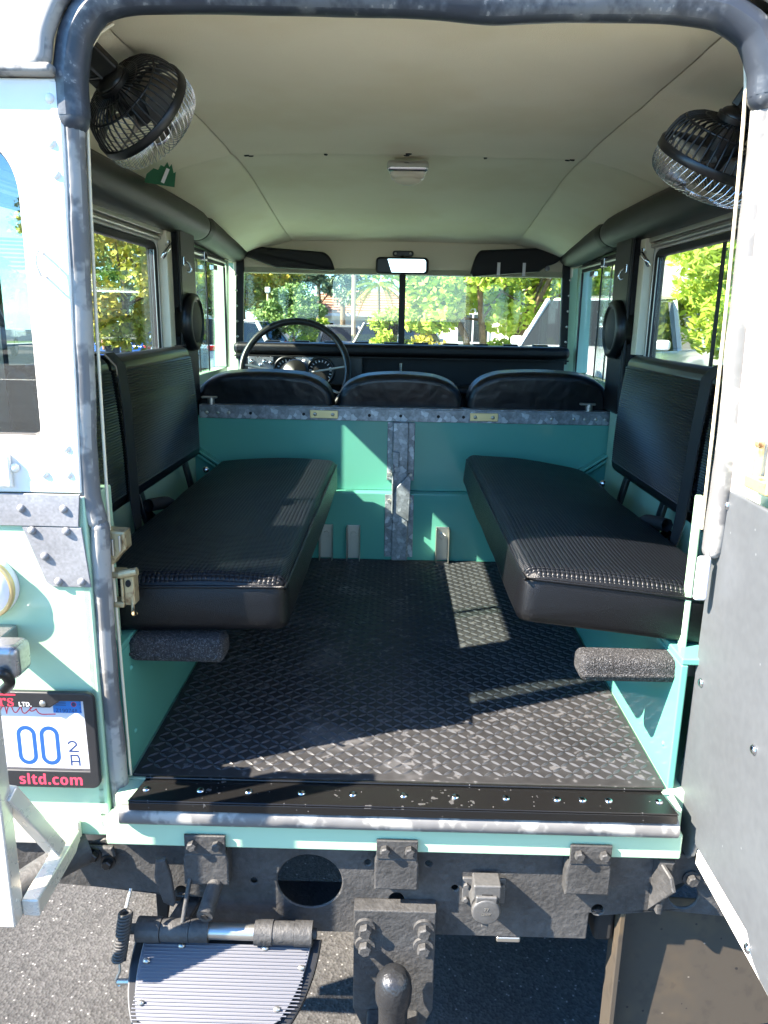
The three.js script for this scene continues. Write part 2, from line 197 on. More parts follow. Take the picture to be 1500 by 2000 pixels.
// upper sides with windows
const WIN = { z0: -1.10, z1: -0.18, y0: 1.345, y1: 1.668 };
function sideWall(s) { // in z,y plane
  const shape = shp([[-1.30, 1.236], [0, 1.236], [0, 1.80], [-1.30, 1.80]]); shape.holes.push(rrect(WIN.z0, WIN.y0, WIN.z1, WIN.y1, 0.03, THREE.Path));
  const g = ext(shape, 0.03, 0.002).rotateY(-Math.PI / 2); g.translate(s > 0 ? 0.725 : -0.695, 0, 0); return g; }
for (const s of [-1, 1]) {
  M('upper_side', sideWall(s), L.white, car);
  const fr = rrect(WIN.z0 + 0.002, WIN.y0 + 0.002, WIN.z1 - 0.002, WIN.y1 - 0.002, 0.028); fr.holes.push(rrect(WIN.z0 + 0.014, WIN.y0 + 0.02, WIN.z1 - 0.02, WIN.y1 - 0.018, 0.018, THREE.Path));
  const w = M('side_window', ext(fr, 0.026, 0.002).rotateY(-Math.PI / 2).translate(s > 0 ? 0.722 : -0.696, 0, 0), L.rubber, car, 'sliding side window with black rubber frame');
  const zm = s > 0 ? -0.62 : -0.42;
  M('pane', bx(s * 0.706, s * 0.709, WIN.y0 + 0.018, WIN.y1 - 0.02, WIN.z0 + 0.02, zm + 0.03, 0.001), L.glass, w); M('pane', bx(s * 0.714, s * 0.717, WIN.y0 + 0.018, WIN.y1 - 0.02, zm - 0.03, WIN.z1 - 0.018, 0.001), L.glass, w);
  M('meeting_rail', bx(s * 0.703, s * 0.7055, WIN.y0 + 0.018, WIN.y1 - 0.02, s > 0 ? -0.655 : -0.44, s > 0 ? -0.635 : -0.425), L.rubber, w);
  M('slider_edge', bx(s * 0.699, s * 0.7015, WIN.y0 + 0.01, WIN.y1 - 0.005, WIN.z0 + 0.008, WIN.z0 + 0.020), L.steel, w);
  M('window_track', mg(rod(V(s * 0.688, 1.678, -0.10), V(s * 0.688, 1.678, -1.10), 0.006, 8), bx(s * 0.676, s * 0.692, 1.687, 1.705, -1.10, -0.10, 0.002)), L.steel, w);
  M('window_latch', mg(bx(s * 0.665, s * 0.690, 1.655, 1.675, -1.14, -1.11), tube([[s * 0.672, 1.662, -1.11], [s * 0.655, 1.655, -1.08], [s * 0.662, 1.635, -1.06], [s * 0.672, 1.625, -1.07]], 0.006, 10, 6), rod(V(s * 0.66, 1.662, -1.125), V(s * 0.685, 1.662, -1.125), 0.011, 12)), L.chrome, w);
  // pillar, cover, speaker, hook
  M('pillar_inner', bx(s * 0.668, s * 0.694, 1.24, 1.70, -1.150, -1.102), L.cream, car);
  const pc = M('pillar_cover', mg(bx(s * 0.645, s * 0.70, 1.20, 1.715, -1.325, -1.152, 0.012), tube([[s * 0.652, 1.71, -1.151], [s * 0.650, 1.5, -1.149], [s * 0.653, 1.3, -1.152]], 0.005, 10, 6)), L.vinyl, car, 'black vinyl pillar cover');
  M('coat_hook', mg(tube([[s * 0.645, 1.625, -1.18], [s * 0.629, 1.617, -1.18], [s * 0.622, 1.602, -1.18], [s * 0.626, 1.592, -1.18], [s * 0.634, 1.594, -1.18]], 0.0035, 14, 6), bx(s * 0.640, s * 0.646, 1.61, 1.636, -1.186, -1.174)), L.chrome, pc);
  const sp = M('speaker', new THREE.LatheGeometry([[0.0, -0.03], [0.084, -0.03], [0.086, 0.0], [0.082, 0.012], [0.070, 0.017], [0.066, 0.010], [0.0, 0.010]].map(p => new THREE.Vector2(...p)), 40).rotateZ(s * Math.PI / 2).translate(s * 0.635, 1.45, -1.225), L.plastic, car, 'round black speaker on the pillar');
  M('speaker_cone', new THREE.LatheGeometry([[0.0, 0.016], [0.03, 0.015], [0.058, 0.010], [0.062, 0.006]].map(p => new THREE.Vector2(...p)), 32).rotateZ(s * Math.PI / 2).translate(s * 0.633, 1.45, -1.225), L.rubber, sp);
}
// front doors: frame, panes
for (const s of [-1, 1]) { const d = M('front_door', mg(bx(s * 0.70, s * 0.745, 0.75, 1.27, -1.98, -1.33), bx(s * 0.702, s * 0.735, 1.272, 1.70, -1.36, -1.33), bx(s * 0.702, s * 0.735, 1.665, 1.70, -1.975, -1.36), bar(V(s * 0.718, 1.27, -1.975), V(s * 0.718, 1.68, -2.02), 0.04, 0.05)), L.mint, car, 'mint front door with sliding window');
  M('door_seal', mg(bx(s * 0.694, s * 0.700, 1.655, 1.69, -1.97, -1.36), bx(s * 0.694, s * 0.700, 1.27, 1.655, -1.975, -1.955)), L.rubber, d);
  M('pane', bx(s * 0.712, s * 0.715, 1.272, 1.664, -1.72, -1.36, 0.001), L.glass, d); M('pane', bx(s * 0.722, s * 0.725, 1.272, 1.664, -1.97, -1.62, 0.001), L.glass, d);
  M('sliding_edge', bx(s * 0.707, s * 0.711, 1.272, 1.664, -1.725, -1.712), L.rubber, d); M('sliding_edge', bx(s * 0.717, s * 0.721, 1.272, 1.664, -1.63, -1.618), L.rubber, d);
  M('window_track', rod(V(s * 0.692, 1.672, -1.36), V(s * 0.692, 1.672, -1.96), 0.006, 8), L.steel, d); M('window_catch', bx(s * 0.682, s * 0.70, 1.655, 1.685, -1.64, -1.60), L.chrome, d); M('window_catch', bx(s * 0.685, s * 0.70, 1.63, 1.65, -1.80, -1.74), L.chrome, d);
  const ap = M('windscreen_pillar', mg(bar(V(s * 0.69, 1.22, -2.06), V(s * 0.675, 1.78, -2.13), 0.05, 0.06)), L.mint, car);
  M('pillar_seal', bar(V(s * 0.662, 1.30, -2.045), V(s * 0.655, 1.72, -2.08), 0.022, 0.03), L.rubber, ap);
  for (let k = 0; k < 6; k++) M('screw', mv(dome(0.005, 0.004), s * 0.663, 1.33 + k * 0.06, -2.02, 0, -s * 0.6), L.steel, ap);
}
// roof shell and headliner
M('roof', mg(bx(-0.74, 0.74, 1.905, 1.94, -2.16, -0.004, 0.015), bx(-0.74, -0.728, 1.70, 1.93, -2.16, -0.004), bx(0.728, 0.74, 1.70, 1.93, -2.16, -0.004), bx(-0.77, -0.741, 1.755, 1.77, -2.16, -0.004), bx(0.741, 0.77, 1.755, 1.77, -2.16, -0.004), bx(-0.70, 0.70, 1.70, 1.905, -2.17, -2.14)), L.white, car, 'white hardtop roof');
const baseY = z => z > -0.93 ? 1.876 : 1.876 - 0.100 * ss(0, 1.25, -0.93 - z) - 0.01 * Math.min(1, (-0.93 - z) / 1.2);
const linerY = (x, z) => { const a = Math.abs(x); let y = baseY(z) - 0.085 * Math.pow(Math.max(0, a - 0.43) / 0.27, 1.5) - 0.004 * (a / 0.45) ** 2; const e = Math.exp(-(((z + 0.93) / 0.03) ** 2)); y -= e * 0.006 + 0.008 * (fbm(x * 0.7 + 3, z * 0.7 + 3, 6, 4, 301) - 0.5);
  if (x > 0.4) y += 0.012 * (fbm(x * 0.5 + z * 0.5 + 2, x - z * 0.3 + 2, 7, 3, 303) - 0.5) * ss(0.4, 0.5, x) * Math.exp(-(((z + 0.9) / 0.35) ** 2)); return y; };
const liner = new THREE.Group(); liner.name = 'headliner'; liner.userData.label = 'cream vinyl headliner with seams'; car.add(liner);
{ const xs = [-0.70, -0.445, 0.445, 0.70], zs = [-2.135, -0.935, -0.02]; const gap = 0.0012;
  for (let i = 0; i < 3; i++) for (let j = 0; j < 2; j++) { const nu = i === 1 ? 30 : 14;
    const top = (u, v, up) => { const x = xs[i] + gap + (xs[i + 1] - xs[i] - 2 * gap) * u, z = zs[j] + gap + (zs[j + 1] - zs[j] - 2 * gap) * v; const e = Math.min(u * (xs[i + 1] - xs[i]), (1 - u) * (xs[i + 1] - xs[i])), l = 0.003 * Math.exp(-e / 0.003); return V(x, linerY(x, z) + l + up, z); };
    const g = mg(sheet(nu, 50, (u, v) => top(1 - u, v, 0)), sheet(nu, 50, (u, v) => top(u, v, 0.006))); M('headliner_panel', g, L.liner, liner); }
  M('backing', sheet(20, 40, (u, v) => { const x = -0.7 + 1.4 * u, z = -2.13 + 2.11 * v; return V(x, linerY(x, z) + 0.012, z); }), L.cream, liner);
  for (const [x, z] of [[-0.408, -0.945], [-0.40, -0.962], [-0.207, -0.945], [0.003, -0.925], [-0.002, -0.95], [0.198, -0.95], [0.416, -0.945], [0.408, -0.965]]) M('torn_hole', mv(new THREE.CylinderGeometry(0.006, 0.005, 0.003, 7).scale(1.4, 1, 0.8), x, linerY(x, z) - 0.001, z, 0, x * 9), L.dark, liner);
  M('header_panel', ext(rrect(-0.685, 1.640, 0.685, 1.80, 0.01), 0.02, 0.003).translate(0, 0, -2.10), L.cream, car, 'cream panel above the windscreen'); }
// dome lamp
{ const d = M('dome_lamp', rb(0.108, 0.028, 0.06, 0.002, 1.853, -1.0, 0.010, 4), L.chrome, car, 'chrome interior lamp with frosted lens');
  M('lens', mg(rb(0.088, 0.026, 0.045, 0.002, 1.836, -1.0, 0.009, 4), new THREE.SphereGeometry(0.038, 20, 10).scale(1, 0.45, 0.55).translate(0.002, 1.826, -1.0)), L.lens, d); }
// padded trim rolls
for (const s of [-1, 1]) for (const [z0, z1, nm] of [[-0.04, -1.435, 1], [-1.445, -2.075, 2]]) { const rings = [], n = 22, N = 26;
  for (let i = 0; i <= N; i++) { const z = z0 + (z1 - z0) * i / N, e = Math.min(i, N - i), k = e === 0 ? 0.9 : 1, cy = 1.750 - 0.022 * ss(-1.3, -2.05, z), ry = (0.052 - 0.004 * ss(-1.0, -2.0, z)) * k, rx = 0.058 * k; const r = [];
    for (let j = 0; j < n; j++) { const a = j / n * Math.PI * 2, w = 1 + 0.05 * (fbm(z * 0.4 + 2, j / n, 5, 2, 310 + s) - 0.5); r.push(V(s * (0.672 - Math.cos(a) * rx * w), cy + Math.sin(a) * ry * w, z)); } rings.push(s > 0 ? r : r.reverse()); }
  M('trim_roll', loft(rings), L.vinyl, car, 'black padded roll above the side windows'); }
// windscreen
{ const w = M('windscreen', mg(bx(-0.68, 0.68, 1.33, 1.362, -2.10, -2.06), bx(-0.013, 0.013, 1.355, 1.655, -2.095, -2.065), bx(-0.68, 0.68, 1.655, 1.69, -2.125, -2.105)), L.rubber, car, 'two-pane windscreen with centre post');
  for (const s of [-1, 1]) M('pane', bx(s * 0.012, s * 0.668, 1.355, 1.665, -2.084, -2.080, 0.001), L.glass, w);
  M('outer_frame', bx(-0.70, 0.70, 1.28, 1.345, -2.13, -2.101), L.mint, w); }
// visors
function visor(sh, z, label) { return M('sun_visor', ext(sh, 0.028, 0.01, 4), L.vinyl, car, label).translateZ(z); }
{ const v1 = new THREE.Shape(); v1.moveTo(-0.61, 1.695); v1.quadraticCurveTo(-0.645, 1.705, -0.635, 1.728); v1.quadraticCurveTo(-0.62, 1.74, -0.56, 1.737); v1.lineTo(-0.32, 1.722); v1.quadraticCurveTo(-0.285, 1.715, -0.272, 1.66); v1.quadraticCurveTo(-0.268, 1.648, -0.285, 1.65); v1.lineTo(-0.50, 1.658); v1.lineTo(-0.545, 1.672); v1.closePath(); visor(v1, -2.05, 'dark visor above the steering wheel');
  const v2 = new THREE.Shape(); v2.moveTo(0.268, 1.648); v2.quadraticCurveTo(0.285, 1.735, 0.31, 1.738); v2.lineTo(0.58, 1.752); v2.quadraticCurveTo(0.625, 1.75, 0.628, 1.725); v2.quadraticCurveTo(0.625, 1.695, 0.57, 1.682); v2.lineTo(0.54, 1.66); v2.lineTo(0.28, 1.637); v2.closePath(); const v = visor(v2, -2.05, 'dark visor with two pale elastic straps');
  for (const x of [0.378, 0.478]) M('strap', bx(x - 0.006, x + 0.006, 1.642, 1.692, 0.0285, 0.0305, 0.0005), L.whiteP, v); M('pivot', mv(rod(V(0.57, 1.672, 0.005), V(0.57, 1.672, 0.03), 0.01, 12)), L.chrome, v); }
// rear view mirror
{ const m = M('rear_view_mirror', ext(rrect(-0.108, 1.642, 0.103, 1.708, 0.02), 0.03, 0.008, 3).translate(0, 0, -2.07), L.plastic, car, 'rear view mirror hanging from the cream panel');
  M('mirror_glass', mv(ext(rrect(-0.095, -0.026, 0.095, 0.026, 0.015), 0.003, 0.001), -0.0025, 1.675, -2.040, 0.02, -0.06), L.mirror, m).rotation.set(0, 0, 0);
  M('mount', mg(ext(rrect(-0.042, 1.712, 0.042, 1.734, 0.011), 0.012, 0.003).translate(0, 0, -2.078), rod(V(0, 1.715, -2.07), V(0, 1.69, -2.06), 0.008)), L.plastic, m); for (const x of [-0.03, 0.03]) M('screw', mv(dome(0.005, 0.003), x, 1.723, -2.066), L.steel, m); }
// dash
{ const d = M('dashboard', mg(bx(-0.66, 0.66, 1.325, 1.372, -2.055, -1.90, 0.02), bx(-0.66, 0.66, 0.95, 1.325, -2.055, -2.0, 0.004), bx(-0.15, 0.64, 1.19, 1.215, -2.0, -1.86, 0.008), bx(-0.66, 0.66, 0.9, 0.95, -2.05, -1.75)), L.vinyl, car, 'black dashboard with parcel shelf');
  M('instrument_panel', mg(bx(-0.625, -0.15, 1.21, 1.325, -1.99, -1.905, 0.006)), L.plastic, d);
  M('switch_panel', bx(-0.60, -0.50, 1.225, 1.318, -1.904, -1.898), L.alu, d); M('warning_panel', ext(shp([[-0.425, 1.318], [-0.335, 1.318], [-0.37, 1.275], [-0.39, 1.275]]), 0.005, 0.001).translate(0, 0, -1.904), L.alu, d);
  for (const [x, y, r] of [[-0.445, 1.265, 0.052], [-0.315, 1.265, 0.052]]) { M('gauge_hood', new THREE.TorusGeometry(r, 0.007, 8, 32).translate(x, y, -1.898), L.plastic, d); M('gauge_face', new THREE.CylinderGeometry(r - 0.003, r - 0.003, 0.004, 32).rotateX(Math.PI / 2).translate(x, y, -1.900), L.dark, d);
    M('gauge_marks', mg([...Array(14)].map((_, i) => { const a = -0.6 + i * 0.33; return mv(new THREE.BoxGeometry(0.003, 0.009, 0.001), x + Math.cos(a) * (r - 0.012), y + Math.sin(a) * (r - 0.012), -1.897, 0, 0, a - Math.PI / 2); })), L.whiteP, d); }
  for (const [x, y] of [[-0.585, 1.30], [-0.535, 1.30], [-0.59, 1.25], [-0.51, 1.295], [-0.52, 1.26], [-0.38, 1.300], [-0.55, 1.285]]) M('switch_knob', mv(dome(0.010, 0.016), x, y, -1.898), x > -0.4 || y < 1.26 ? L.whiteP : L.chrome, d);
  M('grab_bar', rod(V(0.0, 1.23, -1.95), V(0.0, 1.30, -1.95), 0.006), L.chrome, d); M('edge_trim', bx(-0.655, 0.655, 1.318, 1.324, -1.905, -1.897), L.blackSmooth, d);
  M('heater_vents', mg([...Array(10)].map((_, i) => bx(-0.55 + i * 0.12, -0.49 + i * 0.12, 1.372, 1.378, -2.04, -2.0))), L.plastic, d); }
// steering wheel
{ const c = V(-0.393, 1.275, -1.715), e = new THREE.Euler(-0.42, 0, 0); const g = M('steering_wheel', mv(new THREE.TorusGeometry(0.197, 0.0125, 14, 72), c.x, c.y, c.z, -0.42), L.blackSmooth, car, 'thin-rimmed black steering wheel');
  const loc = (x, y, z) => V(x, y, z).applyEuler(e).add(c);
  for (const a of [-0.45, 0.12, Math.PI - 0.12, Math.PI + 0.45]) M('spoke', bar(loc(Math.cos(a) * 0.03, Math.sin(a) * 0.03, -0.03), loc(Math.cos(a) * 0.19, Math.sin(a) * 0.19, 0), 0.013, 0.008), L.steel, g);
  M('hub', mv(new THREE.LatheGeometry([[0, 0.015], [0.04, 0.008], [0.052, -0.01], [0.05, -0.05], [0, -0.05]].map(p => new THREE.Vector2(...p)), 32).rotateX(Math.PI / 2), c.x, c.y, c.z, -0.42), L.plastic, g); M('column', rod(loc(0, 0, -0.05), loc(0, -0.02, -0.35), 0.03), L.plastic, g); }
// ---------- rear body ----------
const RZ = 0.03;
function cornerPanel(s) { // rear quarter beside the door
  const up = shp([[-0.80, 1.2045], [-0.492, 1.2045], [-0.472, 1.775], [-0.72, 1.775]]); up.holes.push(rrect(-0.70, 1.292, -0.545, 1.705, [0.012, 0.012, 0.085, 0.085], THREE.Path));
  const e = s < 0 ? -0.487 : -0.514, lo = shp([[-0.80, 0.605], [e, 0.605], [e, 1.20], [-0.80, 1.20]]);
  const f = g => { if (s > 0) { g.scale(-1, 1, 1); const h = g.index ? g.toNonIndexed() : g, p = h.attributes.position; for (const k of Object.keys(h.attributes)) { const at = h.attributes[k], n = at.itemSize; for (let i = 0; i < at.count; i += 3) for (let q = 0; q < n; q++) { const t = at.array[(i + 1) * n + q]; at.array[(i + 1) * n + q] = at.array[(i + 2) * n + q]; at.array[(i + 2) * n + q] = t; } } return h; } return g; };
  const X = s < 0 ? 1 : -1;
  const u = M('rear_pillar_panel', mg(f(ext(up, 0.028, 0.003, 2).translate(0, 0, 0.002)), f(bx(-0.4935, -0.483, 1.205, 1.775, -0.018, 0.001))), L.white, car, 'white upper rear panel beside the door opening');
  const fr = rrect(-0.705, 1.287, -0.540, 1.710, [0.014, 0.014, 0.088, 0.088]); fr.holes.push(rrect(-0.697, 1.295, -0.548, 1.702, [0.01, 0.01, 0.08, 0.08], THREE.Path));
  M('window_rubber', f(ext(fr, 0.014, 0.002).translate(0, 0, 0.010)), L.rubber, u);
  M('pane', f(ext(rrect(-0.698, 1.294, -0.547, 1.703, [0.01, 0.01, 0.082, 0.082]), 0.004, 0).translate(0, 0, 0.014)), L.glassRear, u, 'rear quarter window reflecting the street');
  const l = M('rear_corner_panel', mg(f(ext(lo, 0.028, 0.003, 2).translate(0, 0, 0.002)), f(s < 0 ? bx(-0.4975, -0.4785, 0.66, 1.20, -0.06, 0.001) : bx(-0.4872, -0.4758, 0.70, 1.20, -0.075, -0.060))), L.mint, car, 'mint lower rear corner panel');
  if (s < 0) {
    M('waist_band', ext(shp([[-0.80, 1.153], [-0.498, 1.153], [-0.492, 1.204], [-0.80, 1.204]]), 0.004, 0.001).translate(0, 0, 0.0305), L.aluMatt, l, 'dull aluminium band at the waist');
    M('corner_gusset', ext(shp([[-0.586, 1.152], [-0.494, 1.152], [-0.486, 1.055], [-0.546, 1.055], [-0.556, 1.062]]), 0.003, 0.001).translate(0, 0, 0.0305), L.aluMatt, l, 'dull aluminium gusset plate');
    for (const [x, y, m] of [[-0.583, 1.181, 1], [-0.518, 1.181, 1], [-0.57, 1.146, 0], [-0.517, 1.146, 0], [-0.554, 1.105, 0], [-0.536, 1.064, 0], [-0.5, 1.064, 0]]) M('rivet', mv(dome(0.0068, 0.006), x, y, 0.0337), L.aluMatt, l);
    for (const [x, y] of [[-0.508, 1.275], [-0.508, 1.235], [-0.545, 1.235], [-0.49, 1.75], [-0.493, 1.695], [-0.49, 1.655]]) M('rivet', mv(dome(0.007, 0.005), x, y, 0.03), L.white, u);
    M('door_loop', tube([[-0.518, 1.552, 0.03], [-0.518, 1.553, 0.045], [-0.521, 1.538, 0.048], [-0.517, 1.522, 0.045], [-0.516, 1.52, 0.03]], 0.002, 18, 6), L.white, u);
    const bl = M('hinge_plate', ext(shp([[-0.66, 1.215], [-0.592, 1.215], [-0.592, 1.262], [-0.60, 1.27], [-0.66, 1.27]]), 0.01, 0.002).translate(0, 0, 0.031), L.white, u); M('rivet', mv(dome(0.0075, 0.008), -0.588, 1.243, 0.031), L.white, bl);
    const lamp = M('round_lamp', new THREE.LatheGeometry([[0, 0.03], [0.03, 0.028], [0.044, 0.02], [0.050, 0.012], [0.050, 0.0]].map(p => new THREE.Vector2(...p)), 40).rotateX(Math.PI / 2).translate(-0.650, 1.055, 0.031), L.whiteP, l, 'round pale lamp at the frame edge'); M('lamp_ring', new THREE.TorusGeometry(0.046, 0.005, 8, 40).translate(-0.65, 1.055, 0.047), L.brass, lamp);
    M('latch_bracket', mg(rb(0.075, 0.052, 0.05, -0.597, 0.972, 0.115, 0.012, 3), bx(-0.64, -0.61, 0.95, 0.99, 0.031, 0.10)), L.alu, l, 'cast metal latch block'); M('latch_tongue', tube([[-0.60, 0.955, 0.145], [-0.578, 0.962, 0.146], [-0.572, 0.945, 0.14], [-0.585, 0.93, 0.135]], 0.008, 12, 6), L.blackSmooth, l);
    M('gutter', mg(bx(-0.80, -0.478, 1.776, 1.790, 0.0, 0.05, 0.006)), L.seal, u); M('roof_corner', ext(shp([[-0.76, 1.792], [-0.500, 1.792], [-0.492, 1.84], [-0.45, 1.905], [-0.36, 1.938], [-0.70, 1.938]]), 0.03, 0.004, 2), L.white, u);
    M('gutter_seal', tube([[-0.515, 1.788, 0.035], [-0.497, 1.795, 0.035], [-0.490, 1.83, 0.033], [-0.462, 1.878, 0.03], [-0.40, 1.906, 0.028], [-0.34, 1.913, 0.028]], 0.014, 30, 10), L.seal, u);
  } else { M('roof_corner', f(ext(shp([[-0.76, 1.778], [-0.505, 1.778], [-0.492, 1.84], [-0.45, 1.905], [-0.36, 1.938], [-0.70, 1.938]]), 0.03, 0.004, 2)), L.white, u);
    M('gutter_seal', tube([[0.505, 1.80, 0.033], [0.490, 1.845, 0.033], [0.462, 1.885, 0.03], [0.40, 1.908, 0.028], [0.34, 1.914, 0.028]], 0.013, 30, 10), L.seal, u); }
  return u; }
cornerPanel(-1); cornerPanel(1);
M('rear_header', bx(-0.37, 0.37, 1.897, 1.938, -0.02, 0.03, 0.006), L.white, car);
// door seals (worn rubber tubes)
function sealTube(name, pts, r, m, label, n = 90, f = 0.10) { const curve = new THREE.CatmullRomCurve3(pts.map(p => V(...p)), false, 'catmullrom', 0.3), g = new THREE.TubeGeometry(curve, n, r, 14, false), p = g.attributes.position; const c = V();
  for (let i = 0; i <= n; i++) { curve.getPointAt(i / n, c); const w = 1 + f * 2 * (fbm(i / n * 0.9, 0.3, 9, 3, 320 + Math.round(r * 1e4)) - 0.5), ox = f * 0.05 * (fbm(i / n * 0.9, 0.7, 7, 3, 333) - 0.5); for (let j = 0; j <= 14; j++) { const k = i * 15 + j; const a = V().fromBufferAttribute(p, k).sub(c).multiplyScalar(w).add(c); p.setXYZ(k, a.x + ox, a.y, a.z); } }
  g.computeVertexNormals(); const capA = new THREE.SphereGeometry(r * 0.98, 12, 8).translate(...pts[0]), capB = new THREE.SphereGeometry(r * 0.98, 12, 8).translate(...pts[pts.length - 1]); return M(name, mg(g, capA, capB), m, car, label); }
sealTube('door_seal', [[-0.468, 1.73, 0.012], [-0.467, 1.78, 0.012], [-0.455, 1.832, 0.012], [-0.425, 1.868, 0.012], [-0.37, 1.881, 0.012], [-0.2, 1.883, 0.012], [0, 1.881, 0.012], [0.1, 1.874, 0.012], [0.2, 1.878, 0.012], [0.33, 1.878, 0.012], [0.40, 1.870, 0.012], [0.445, 1.845, 0.012], [0.468, 1.80, 0.012], [0.472, 1.77, 0.012]], 0.0235, L.sealDark, 'dark blue-grey rubber seal over the door opening', 120, 0.06);
sealTube('door_seal', [[-0.478, 1.16, 0.012], [-0.486, 1.20, 0.012], [-0.485, 1.3, 0.012], [-0.478, 1.45, 0.012], [-0.474, 1.6, 0.012], [-0.470, 1.728, 0.012]], 0.0165, L.seal, 'worn grey seal beside the white panel');
sealTube('door_seal', [[-0.471, 0.615, 0.014], [-0.474, 0.7, 0.012], [-0.477, 0.85, 0.012], [-0.478, 1.0, 0.012], [-0.476, 1.1, 0.012], [-0.474, 1.148, 0.012]], 0.0155, L.seal, 'worn grey seal beside the mint panel');
sealTube('door_seal', [[0.483, 1.13, 0.002], [0.484, 1.25, 0.006], [0.482, 1.4, 0.006], [0.478, 1.6, 0.006], [0.474, 1.765, 0.008]], 0.0165, L.seal, 'worn grey seal beside the open door');
for (const s of [-1, 1]) M('edge_trim', tube([...(s < 0 ? [[s * 0.460, 0.70, -0.006], [s * 0.464, 1.0, -0.006]] : []), [s * 0.466, 1.16, -0.006], [s * 0.462, 1.5, -0.006], [s * 0.453, 1.77, -0.006], [s * 0.44, 1.83, -0.006], [s * 0.41, 1.853, -0.006]], 0.0026, 50, 6), L.cream, car);
M('outer_edge_trim', tube([[0.508, 1.22, 0.018], [0.503, 1.4, 0.018], [0.497, 1.6, 0.018], [0.490, 1.77, 0.018]], 0.006, 40, 8), L.cream, car);
M('lap_edge', mg(bar(V(-0.4985, 0.62, 0.026), V(-0.4945, 1.2, 0.026), 0.008, 0.014), bar(V(-0.4985, 1.205, 0.026), V(-0.482, 1.772, 0.026), 0.010, 0.016)), L.white, car);
// sill strip, sill seal, sill rail
{ const s = M('sill_strip', mg(ext(shp([[-0.438, -0.074], [0.452, -0.074], [0.444, -0.012], [-0.428, -0.012]]), 0.003, 0.001).rotateX(-Math.PI / 2).translate(0, 0.703, 0), bx(-0.437, 0.451, 0.688, 0.7025, 0.0715, 0.0745, 0.001), bx(-0.428, 0.446, 0.7065, 0.711, 0.010, 0.016, 0.002)), L.sill, car, 'glossy black sill strip with screws');
  for (const x of [-0.405, -0.315, -0.235, -0.147, -0.062, 0.022, 0.107, 0.191, 0.275, 0.317, 0.360, 0.443]) M('screw', mv(dome(0.0068, 0.0035), x - 0.012, 0.706, 0.042, -Math.PI / 2), L.chrome, s);
  const rings = []; for (let i = 0; i <= 40; i++) { const x = -0.455 + 0.912 * i / 40, r = []; for (let j = 0; j < 12; j++) { const a = j / 12 * Math.PI * 2, w = 1 + 0.06 * (fbm(i / 45, 0.2, 8, 2, 340) - 0.5); r.push(V(x, 0.672 + Math.sin(a) * 0.0165 * w, 0.062 + Math.cos(a) * 0.013 * w)); } rings.push(r.reverse()); }
  M('sill_seal', loft(rings), L.seal, car, 'grey rubber seal along the sill');
  M('sill_rail', bx(-0.486, 0.472, 0.607, 0.655, 0.0, 0.056, 0.004), L.mint, car, 'mint rail under the door opening'); }
// ---------- open rear door ----------
{ const d = new THREE.Group(); d.name = 'rear_door'; d.userData.label = 'open rear door seen edge-on at the right'; car.add(d);
  const toX = (g, x) => g.rotateY(-Math.PI / 2).translate(x, 0, 0); // shape x -> z
  M('outer_skin', mg(bx(0.525, 0.55, 0.60, 1.24, 0.03, 0.95, 0.006)), L.mint, d);
  M('bottom_flange', mg(bx(0.498, 0.5245, 0.598, 0.628, 0.052, 0.95, 0.003)), L.white, d);
  const pb = [[0.95, 0.632], [0.95, 1.218], [0.024, 1.228], [0.006, 1.222], [-0.004, 1.2], [-0.012, 1.12], [-0.022, 1.03], [-0.024, 0.88], [-0.026, 0.75], [-0.045, 0.69], [-0.052, 0.655], [-0.045, 0.615], [-0.01, 0.600], [0.035, 0.594], [0.052, 0.612], [0.06, 0.640], [0.25, 0.645], [0.275, 0.62], [0.30, 0.612], [0.95, 0.612]];
  const pan = M('trim_panel', toX(ext(shp(pb), 0.008, 0.003, 3), 0.498), L.doorGrey, d, 'bare grey metal inner door panel');
  for (const [z, y] of [[0.018, 1.204], [0.008, 0.905], [-0.035, 0.635], [0.262, 0.628], [0.2, 0.9], [0.3, 1.195]]) M('rivet', mv(dome(0.0075, 0.005), 0.4895, y, z, 0, -Math.PI / 2), L.chrome, pan);
  M('upper_frame', mg(bx(0.512, 0.548, 1.242, 1.88, -0.02, 0.07, 0.006), bx(0.512, 0.548, 1.242, 1.33, 0.07, 0.95, 0.006), bx(0.512, 0.548, 1.80, 1.88, 0.07, 0.95, 0.006), bx(0.512, 0.548, 1.33, 1.80, 0.88, 0.95, 0.006)), L.white, d, 'white upper door frame');
  M('pane', bx(0.528, 0.532, 1.32, 1.81, 0.06, 0.89, 0.001), L.glass, d); M('mint_strip', bx(0.506, 0.511, 1.243, 1.50, 0.042, 0.064, 0.001), L.mint, d); M('hold_open_bracket', mg(bx(0.49, 0.51, 1.243, 1.262, 0.06, 0.13), rod(V(0.50, 1.26, 0.075), V(0.50, 1.31, 0.075), 0.006), mv(dome(0.010, 0.008), 0.50, 1.31, 0.075, 0, -Math.PI / 2)), L.zinc, d);
  M('hinge', mg(rod(V(0.502, 0.68, 0.036), V(0.502, 0.78, 0.036), 0.009), rod(V(0.502, 1.08, 0.036), V(0.502, 1.16, 0.036), 0.009)), L.whiteP, d); M('torn_seal', rb(0.02, 0.072, 0.012, 0.468, 1.085, 0.012, 0.005), L.whiteP, d); }
